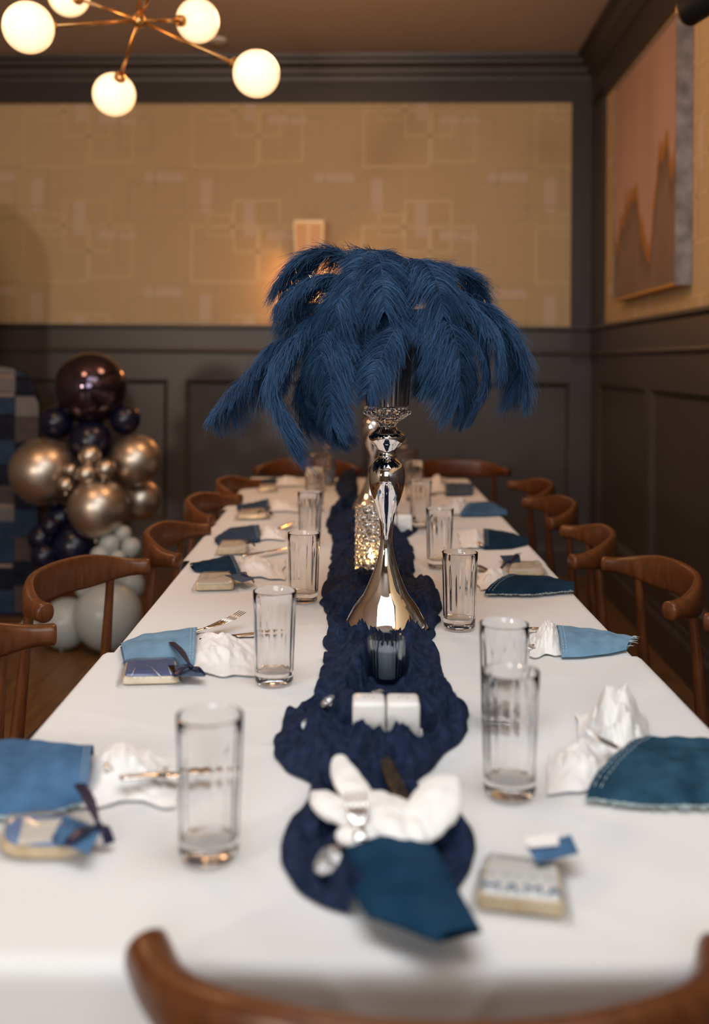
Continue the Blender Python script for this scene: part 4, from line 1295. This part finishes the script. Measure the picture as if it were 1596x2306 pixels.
def ribbon_bow(center_px, tails, m, parent, org, z=0.014, w_=0.006):
    c = T(*center_px, TOP+z)
    mb = MB()
    for tp, tz in tails:
        e_ = T(*tp, TOP+tz)
        mid = c.lerp(e_, 0.5) + Vector((0,0,0.006))
        ps = catmull([c, mid, e_], 8)
        mb.tube([p-org for p in ps], [(lerp(0.002, w_, min(1, k/3)), 0.0006) for k in range(8)], 8)
    o = mesh_obj('ribbon', mb, m, parent)
    mesh_obj('ribbon_knot', MB().ell(c-org, ((0.0045,0,0),(0,0.004,0),(0,0,0.004)), 10, 8), m, o)
    return o
def denim_tag(quad, m, parent, org, z=0.012, name='denim_tag', z2=None):
    z2 = z if z2 is None else z2
    q = [T(x, y, TOP+zz) for (x, y), zz in zip(quad, (z, z, z2, z2))]
    return mesh_obj(name, MB().prism([p-org for p in q], (0,0,0.0012)), m, parent, smooth=False)
def cookie(quad, label, ice, seed, th=0.010, round_=0.12, wrap=True, gather=None, tilt=0):
    zb = TOP+0.0012
    q = [T(x, y, zb+0.004).xy for x, y in quad]
    poly = rounded_quad([Vector((p.x, p.y)) for p in q], round_)
    c = sum(poly, Vector((0,0)))/len(poly)
    org = Vector((c.x, c.y, zb))
    t = thing('cookie', org, label, 'cookie', 'wrapped iced cookies at the place settings')
    pl = [p-c for p in poly]
    mesh_obj('biscuit', slab_poly(MB(), pl, 0, th), M['cookie'], t, auto=50)
    mesh_obj('icing', slab_poly(MB(), scale_poly(pl, 0.92), th, th+0.003, 0.0015), ice, t, auto=50)
    if wrap:
        wrapper(poly, th+0.005, seed, zb, t, org, gather=gather)
    return t, org, poly

# ---- left row
sleeve([(-60,1672),(40,1668),(120,1676),(212,1692)], [(-60,1835),(30,1830),(110,1822),(198,1795)], 0.030, M['den_mid'], 'mid blue denim sleeve at the left frame edge, nearest the camera', 1, fray=('B', 60), rise=0.8)
napkin([(190,1690),(395,1690),(400,1800),(180,1812)], 0.03, 2, 'white napkin poking from the near left mid blue sleeve', (0.35,0.5))
knife((270,1752), (495,1738), 'knife beside the near left fork, reflecting brown', 0.028, 0.012)
fork((235,1722), (380,1735), 'fork on the near left napkin with curved handle', 0.032, 0.02, 0.006)
t, org, poly = cookie([(10,1852),(185,1850),(205,1925),(-5,1925)], 'round cookie with blue icing rim at the lower left', M['ice_blue2'], 3, 0.011, 0.42)
pl = [T(x, y, TOP+0.016).xy for x, y in ((52,1848),(142,1846),(118,1895),(40,1900))]
mesh_obj('icing_panel', slab_poly(MB(), [p-org.xy for p in pl], 0.0125, 0.0165, 0.001), M['ice_cream'], t, auto=50)
denim_tag([(145,1838),(228,1868),(200,1925),(115,1890)], M['den_mid'], t, org, 0.018)
ribbon_bow((222,1858), [((150,1902),0.02),((248,1900),0.008),((178,1765),0.03)], M['ribbon'], t, org, 0.022, 0.007)

sleeve([(270,1452),(320,1430),(380,1424),(444,1414)], [(282,1502),(330,1500),(380,1498),(438,1494)], 0.020, M['den_light'], 'light blue denim sleeve with fork on the left', 4, rise=0.75)
napkin([(432,1424),(575,1428),(585,1515),(432,1515)], 0.022, 5, 'white napkin spilling from the light blue sleeve on the left', (0.35,0.5), 80, 0.014)
fork((425,1425), (547,1378), 'sharp fork rising from the light blue sleeve on the left', 0.012, 0.03, 0.0045)
knife((452,1440), (618,1421), 'knife lying across the napkin of the left light blue sleeve', 0.018, 0.006)
t, org, poly = cookie([(283,1498),(395,1494),(404,1533),(275,1536)], 'blue denim jacket cookie in cellophane beside the light blue sleeve', M['ice_blue'], 6, 0.011, 0.12)
mb = MB()
for k in range(7):
    a = T(300+k*13, 1526, TOP+0.017); b = T(307+k*13, 1526, TOP+0.017)
    mb.tube([a-org, b-org], 0.0007, 5)
for a, b in (((296,1522),(305,1504)), ((360,1522),(340,1502)), ((385,1518),(378,1502))):
    mb.tube([T(*a, TOP+0.017)-org, T(*b, TOP+0.017)-org], 0.0007, 5)
mesh_obj('icing_stitches', mb, M['ice_white'], t)
denim_tag([(378,1500),(430,1496),(462,1524),(392,1522)], M['den_grey'], t, org, 0.014)
ribbon_bow((430,1502), [((386,1446),0.026),((392,1523),0.016),((459,1522),0.010)], M['ribbon'], t, org, 0.02, 0.006)

sleeve([(427,1272),(470,1262),(520,1249)], [(437,1284),(470,1288),(545,1302)], 0.014, M['den_navy'], 'navy denim sleeve on the left above the frosted cookie', 7, rise=0.7)
napkin([(537,1256),(640,1256),(640,1300),(545,1296)], 0.018, 8, 'white napkin from the left navy sleeve', (0.3,0.5))
knife((545,1252), (650,1233), 'thin dark knife by the left navy sleeve', 0.01, 0.01)
t, org, poly = cookie([(452,1300),(520,1297),(528,1324),(438,1326)], 'cream cookie in cellophane below the left navy sleeve', M['ice_cream'], 9, 0.012, 0.14)
denim_tag([(505,1296),(548,1292),(572,1305),(545,1312)], M['den_grey'], t, org, 0.016)
ribbon_bow((555,1298), [((572,1312),0.004),((545,1290),0.02)], M['ribbon'], t, org, 0.018, 0.005)

sleeve([(482,1213),(515,1190),(583,1182)], [(490,1224),(530,1222),(586,1216)], 0.014, M['den_slate2'], 'slate denim sleeve fourth from camera on the left', 10, rise=0.75)
napkin([(583,1186),(640,1188),(645,1214),(586,1212)], 0.015, 11, 'white napkin from the slate sleeve on the left', (0.3,0.5))
knife((600,1203), (660,1175), 'knife pointing away beyond the slate sleeve', 0.006, 0.012)
t, org, poly = cookie([(498,1226),(552,1224),(558,1243),(488,1246)], 'cream cookie in cellophane below the slate sleeve', M['ice_cream'], 12, 0.012, 0.14)
ribbon_bow((560,1222), [((545,1212),0.02),((574,1230),0.01)], M['den_brown'], t, org, 0.018, 0.005)

sleeve([(532,1138),(565,1134),(604,1124)], [(536,1150),(570,1148),(606,1144)], 0.012, M['den_slate2'], 'blue denim sleeve with black ribbon, fifth on the left', 13, rise=0.75)
napkin([(604,1126),(665,1128),(668,1150),(608,1148)], 0.015, 14, 'white napkin from the fifth left sleeve', (0.3,0.5))
t, org, poly = cookie([(540,1154),(598,1152),(603,1165),(533,1167)], 'cream cookie under the black ribbon on the far left', M['ice_cream'], 15, 0.011, 0.14)
ribbon_bow((600,1150), [((578,1156),0.014),((612,1160),0.008),((610,1142),0.02)], M['ribbon'], t, org, 0.018, 0.006)

sleeve([(574,1082),(600,1080),(622,1077)], [(578,1092),(600,1091),(624,1089)], 0.012, M['den_slate2'], 'slate denim sleeve at the far left corner of the table', 16, rise=0.75)
napkin([(620,1077),(690,1077),(694,1092),(620,1092)], 0.02, 17, 'white napkin at the far left corner', (0.3,0.5))
cookie([(585,1096),(620,1095),(622,1103),(582,1104)], 'cream cookie in cellophane at the far left corner', M['ice_cream'], 18, 0.012, 0.14)

# ---- right row
sleeve([(1700,1672),(1600,1668),(1540,1664),(1480,1668)], [(1700,1812),(1600,1808),(1450,1806),(1318,1788)], 0.030, M['den_dark'], 'dark washed denim sleeve with frayed edge at right frame edge', 20, fray=('B', 150), rise=0.7)
napkin([(1285,1600),(1440,1600),(1490,1730),(1330,1775)], 0.055, 21, 'large white napkin with fork by the dark washed sleeve', (0.6,0.35), 60, 0.02)
napkin([(1235,1680),(1350,1668),(1400,1760),(1235,1775)], 0.02, 22, 'low white napkin fold left of the large one at right', (0.5,0.5))
fork((1482,1712), (1318,1645), 'fork lying on the large napkin at the right', 0.016, 0.056, 0.004)
t, org, poly = cookie([(1096,1950),(1258,1966),(1270,2058),(1074,2036)], 'square cream cookie lettered in blue at the lower right', M['ice_white'], 23, 0.012, 0.06)
cd = bpy.data.curves.new('cookie_lettering', 'FONT'); cd.body = 'MAMA'; cd.size = 0.026; cd.align_x = 'CENTER'; cd.align_y = 'CENTER'; cd.extrude = 0.0005; cd.space_character = 1.15
lo = bpy.data.objects.new('lettering', cd); COL.objects.link(lo); lo.parent = t
pL, pR = T(1100,1998,TOP+0.0155), T(1250,2012,TOP+0.0155)
mid = (pL+pR)/2
lo.location = (mid.x-org.x, mid.y-org.y, 0.0155); lo.rotation_euler = (0,0,math.atan2(pR.y-pL.y, pR.x-pL.x))
cd.materials.append(M['letters'])
bpy.context.view_layer.update()
lm = bpy.data.meshes.new_from_object(lo.evaluated_get(bpy.context.evaluated_depsgraph_get()))
l2 = bpy.data.objects.new('cookie_letters', lm); COL.objects.link(l2); l2.parent = t; l2.location = lo.location; l2.rotation_euler = lo.rotation_euler
bpy.data.objects.remove(lo)
mb = MB()
for (x0, x1) in ((1100,1112),(1128,1150),(1156,1172),(1190,1208),(1226,1252)):
    ps = [T(lerp(x0, x1, k/6), 1966 + (lerp(x0,x1,k/6)-1100)*0.1 + 2.5*math.sin(k*2.1), TOP+0.016)-org for k in range(7)]
    mb.tube(ps, 0.0007, 5)
mesh_obj('script_line', mb, M['letters'], t)
denim_tag([(1185,1908),(1285,1882),(1303,1922),(1210,1945)], M['den_mid'], t, org, 0.022)
denim_tag([(1178,1888),(1255,1878),(1258,1904),(1190,1910)], M['napkin'], t, org, 0.026, 'paper_tag')

sleeve([(1428,1436),(1410,1434),(1350,1420),(1252,1411)], [(1410,1462),(1370,1470),(1310,1476),(1264,1476)], 0.020, M['den_light'], 'light blue denim sleeve on the right by the largest chair', 24, fray=('closed', 10), rise=0.5)
napkin([(1192,1414),(1262,1412),(1268,1474),(1192,1474)], 0.03, 25, 'white napkin wrapped in the right light blue sleeve', (0.7,0.5))
fork((1245,1450), (1178,1458), 'fork under the napkin of the right light blue sleeve', 0.008, 0.006)
knife((1230,1418), (1150,1412), 'knife above the right light blue sleeve napkin', 0.016, 0.012)

sleeve([(1292,1316),(1240,1300),(1160,1297)], [(1292,1330),(1200,1338),(1090,1336)], 0.018, M['den_navy'], 'dark blue sleeve with frayed hem on the right, third from camera', 26, fray=('B', 110), rise=0.6)
napkin([(1072,1290),(1140,1284),(1165,1320),(1080,1326)], 0.02, 27, 'white napkin from the frayed dark blue sleeve', (0.5,0.4))
knife((1140,1310), (1075,1272), 'knife leaning over the napkin of the frayed sleeve', 0.012, 0.008)
t, org, poly = cookie([(1150,1274),(1215,1272),(1228,1292),(1142,1294)], 'cellophane wrapped cookie behind the frayed dark blue sleeve', M['ice_cream'], 28, 0.010, 0.2)
denim_tag([(1125,1252),(1170,1250),(1172,1268),(1136,1268)], M['den_slate2'], t, org, 0.012)
ribbon_bow((1150,1262), [((1172,1246),0.016),((1128,1280),0.006)], M['ribbon'], t, org, 0.016, 0.005)

sleeve([(1190,1214),(1150,1200),(1088,1190)], [(1188,1224),(1150,1232),(1090,1233)], 0.014, M['den_navy'], 'plain navy sleeve on the right, fourth from camera', 29, rise=0.5)
napkin([(1030,1192),(1090,1188),(1094,1230),(1036,1230)], 0.016, 30, 'white napkin from the plain navy sleeve on the right', (0.6,0.5))
knife((1086,1228), (1052,1204), 'knife beside the plain navy sleeve on the right', 0.01, 0.006)

sleeve([(1140,1152),(1110,1130),(1062,1132)], [(1142,1158),(1100,1160),(1035,1160)], 0.014, M['den_mid'], 'mid blue sleeve on the right, fifth from camera', 31, rise=0.6)
napkin([(998,1128),(1058,1124),(1064,1154),(1000,1156)], 0.024, 32, 'cream white napkin from the fifth right sleeve', (0.5,0.5))
sleeve([(1066,1090),(1040,1088),(1002,1088)], [(1064,1112),(1040,1114),(1002,1114)], 0.012, M['den_grey'], 'grey blue sleeve farthest away on the right', 33, rise=0.8)
napkin([(964,1076),(1002,1076),(1004,1108),(964,1108)], 0.03, 34, 'white napkin from the farthest right sleeve', (0.5,0.4))

# ---- head setting
sleeve([(985,2120),(900,2085),(828,2062),(790,1990),(768,1920)], [(1086,2096),(1050,2030),(1025,1985),(1000,1935),(985,1908)], 0.020, M['den_pouch'], 'large plain navy denim pouch at the head of the table', 35, z0=0.012, zclosed=0.012, hem=False, rise=0.35)
hn = thing('folded_napkin', T(860,1850,TOP+0.02), 'white cloth napkin with petal folds above the large navy pouch', 'napkin')
def petal(a, b, w_, za, zb, th=0.010):
    A = T(*a, TOP+za) - hn.location; B = T(*b, TOP+zb) - hn.location
    d = (B-A); c = (A+B)/2; dn = d.normalized(); s = dn.cross(Vector((0,0,1))).normalized(); n = s.cross(dn)
    mb = MB().ell(c, (s*w_, d*0.56, n*th), 28, 20)
    mb.v = [tuple(Vector(p)*1.0 + n*0.004*noise.noise((p[0]*55, p[1]*55, p[2]*20+a[0])) + s*0.006*noise.noise((p[0]*30+7, p[1]*30, a[0]*1.1))) for p in mb.v]
    mesh_obj('napkin_fold', mb, M['napkin'], hn)
petal((762,1712), (830,1840), 0.017, 0.05, 0.035)
petal((706,1788), (830,1868), 0.020, 0.035, 0.035)
petal((760,1885), (850,1880), 0.018, 0.028, 0.030)
petal((835,1790), (900,1890), 0.024, 0.04, 0.034, 0.012)
petal((880,1800), (945,1890), 0.020, 0.036, 0.032, 0.012)
petal((1012,1752), (935,1890), 0.030, 0.055, 0.03, 0.012)
fork((812,1893), (800,1784), 'fork resting on the petal folded napkin', 0.034, 0.062)
knife((950,1905), (864,1704), 'knife blade with painted dark reflection beside the petal folded napkin', 0.022, 0.036, 'dark_reflection_steel')

# ------------------------------------------------------------------ balloons
def balloon(px, py, r, d, m, label, group):
    c = P(px, py, d); rr = r/F*d
    if c.z - rr < 0.002: c.z = rr + 0.002
    mb = MB()
    prof = []
    for k in range(25):
        th = PI*k/24
        y = math.cos(th); x = math.sin(th)*(1+0.05*y)
        prof.append((x*rr, y*rr*1.02))
    mb.lathe(prof, 40)
    o = mesh_obj('balloon', mb, m)
    o.location = c
    rnd = random.Random(int(px*7+py)); o.rotation_euler = (rnd.uniform(-.5,.5), rnd.uniform(-.5,.5), 0)
    kn = MB().lathe([(0.002, -rr*1.0),(0.006, -rr*1.02-0.004),(0.004,-rr*1.02-0.008),(0.010,-rr*1.02-0.014),(0.0,-rr*1.02-0.012)], 14)
    mesh_obj('knot', kn, m, o)
    tag(o, label, 'balloon', group)
NB, GB, PB = 'navy balloons of the column', 'champagne gold balloons of the column', 'dusty grey balloons of the column'
n_, g_, p_ = M['bal_navy'], M['bal_gold'], M['bal_grey']
BL = [(205,875,80,4.62,M['bal_chrome'],'huge dark mirror balloon topping the column',NB),
 (128,952,38,4.60,n_,'navy balloon under the left of the mirror balloon',NB), (282,945,34,4.62,n_,'navy balloon under the right of the mirror balloon',NB),
 (205,995,48,4.58,n_,'navy balloon between the two large gold ones',NB), (98,1063,75,4.52,g_,'largest gold balloon, on the left of the column',GB),
 (305,1037,57,4.55,g_,'large gold balloon on the upper right of the column',GB), (221,1145,68,4.42,g_,'large gold balloon low in the middle of the column',GB),
 (317,1125,45,4.66,g_,'gold balloon half hidden behind the right edge',GB), (203,1027,25,4.42,g_,'small gold balloon, top one of the central cluster',GB),
 (195,1068,23,4.38,g_,'small gold balloon, lower left of the central cluster',GB), (238,1056,22,4.38,g_,'small gold balloon, right one of the central cluster',GB),
 (160,1058,15,4.42,g_,'tiny gold balloon touching the largest gold one, upper',GB), (148,1092,17,4.38,g_,'tiny gold balloon touching the largest gold one, lower',GB),
 (170,1232,52,4.48,n_,'large navy balloon below the middle gold one',NB), (93,1212,31,4.46,n_,'navy balloon at lower left, upper of two',NB),
 (101,1253,32,4.44,n_,'navy balloon at lower left, lower of two',NB), (138,1168,38,4.60,n_,'navy balloon behind the low gold balloon',NB),
 (114,1186,21,4.42,n_,'little navy balloon at the lower left',NB),
 (277,1203,19,4.40,p_,'small grey balloon at the top of the grey cluster',PB), (247,1227,24,4.38,p_,'small grey balloon, left middle of the grey cluster',PB),
 (295,1233,22,4.38,p_,'small grey balloon, right of the grey cluster',PB), (226,1252,23,4.36,p_,'small grey balloon, lower left of the grey cluster',PB),
 (266,1258,19,4.36,p_,'small grey balloon, lower right of the grey cluster',PB),
 (243,1388,76,4.40,p_,'biggest grey balloon resting on the floor',PB), (150,1404,56,4.44,p_,'grey balloon on the floor left of the biggest',PB),
 (68,1422,27,4.52,p_,'small grey balloon on the floor at far left',PB), (205,1320,36,4.50,p_,'grey balloon between the chair rail and the biggest grey one',PB),
 (285,1322,40,4.56,p_,'grey balloon behind the right of the biggest grey one',PB)]
for b in BL: balloon(*b)

# ------------------------------------------------------------------ denim patchwork arch boards
def arch_board(xc, d, hw, top, name_label, cat='backdrop board', n_exp=2.6, seed=1, rowh=(0.09,0.14)):
    t = thing('patchwork_arch', (xc, d, 0), name_label, cat)
    def archz(x):
        q = min(1.0, abs(x)/hw)
        return top - hw*(1-(1-q**n_exp)**(1/n_exp))
    xs = [hw*math.sin(-PI/2+PI*k/40) for k in range(41)]
    poly = [Vector((-hw,0,0))] + [Vector((x,0,archz(x))) for x in xs] + [Vector((hw,0,0))]
    mesh_obj('board', MB().prism(poly, (0,0.03,0)), M['den_black'], t, smooth=False)
    rnd = random.Random(seed)
    mats = ['den_slate','den_brown','den_pale','den_slate','den_black','den_brown','den_slate','den_slate','den_black']
    cols_ = 4; cw = 2*hw/cols_
    for c in range(cols_):
        x0, x1 = -hw+c*cw+0.0015, -hw+(c+1)*cw-0.0015
        z = 0.02
        while z < top:
            hgt = rnd.uniform(*rowh); z1 = z+hgt-0.003
            smp = [lerp(x0, x1, k/6) for k in range(7)]
            tops = [min(z1, archz(x)-0.002) for x in smp]
            if max(tops) - z > 0.02:
                pts = [Vector((smp[0],-0.0005,z)), Vector((smp[-1],-0.0005,z))] + [Vector((x,-0.0005,max(tp, z+0.001))) for x, tp in reversed(list(zip(smp, tops)))]
                mesh_obj('denim_patch', MB().prism(pts, (0,-0.004-0.002*rnd.random(),0)), M[rnd.choice(mats)], t, smooth=False)
                if rnd.random() < 0.3 and min(tops) > z+0.04:
                    mesh_obj('denim_patch', MB().prism([Vector((x0+0.01,-0.006,z1-0.02)), Vector((x1-0.005,-0.006,z1-0.02)), Vector((x1-0.005,-0.006,z1-0.003)), Vector((x0+0.01,-0.006,z1-0.003))], (0,-0.002,0)), M['den_trim'], t, smooth=False)
            z += hgt
    return t
a_r = P(88, 900, 5.0).x
arch_board(a_r-0.235, 5.0, 0.235, 1.255, 'low denim patchwork arch board at the left frame edge behind balloons', seed=7)
arch_board(-2.42, 5.30, 0.42, 2.2, 'tall denim patchwork arch board beyond the left frame edge', n_exp=2.0, seed=9)
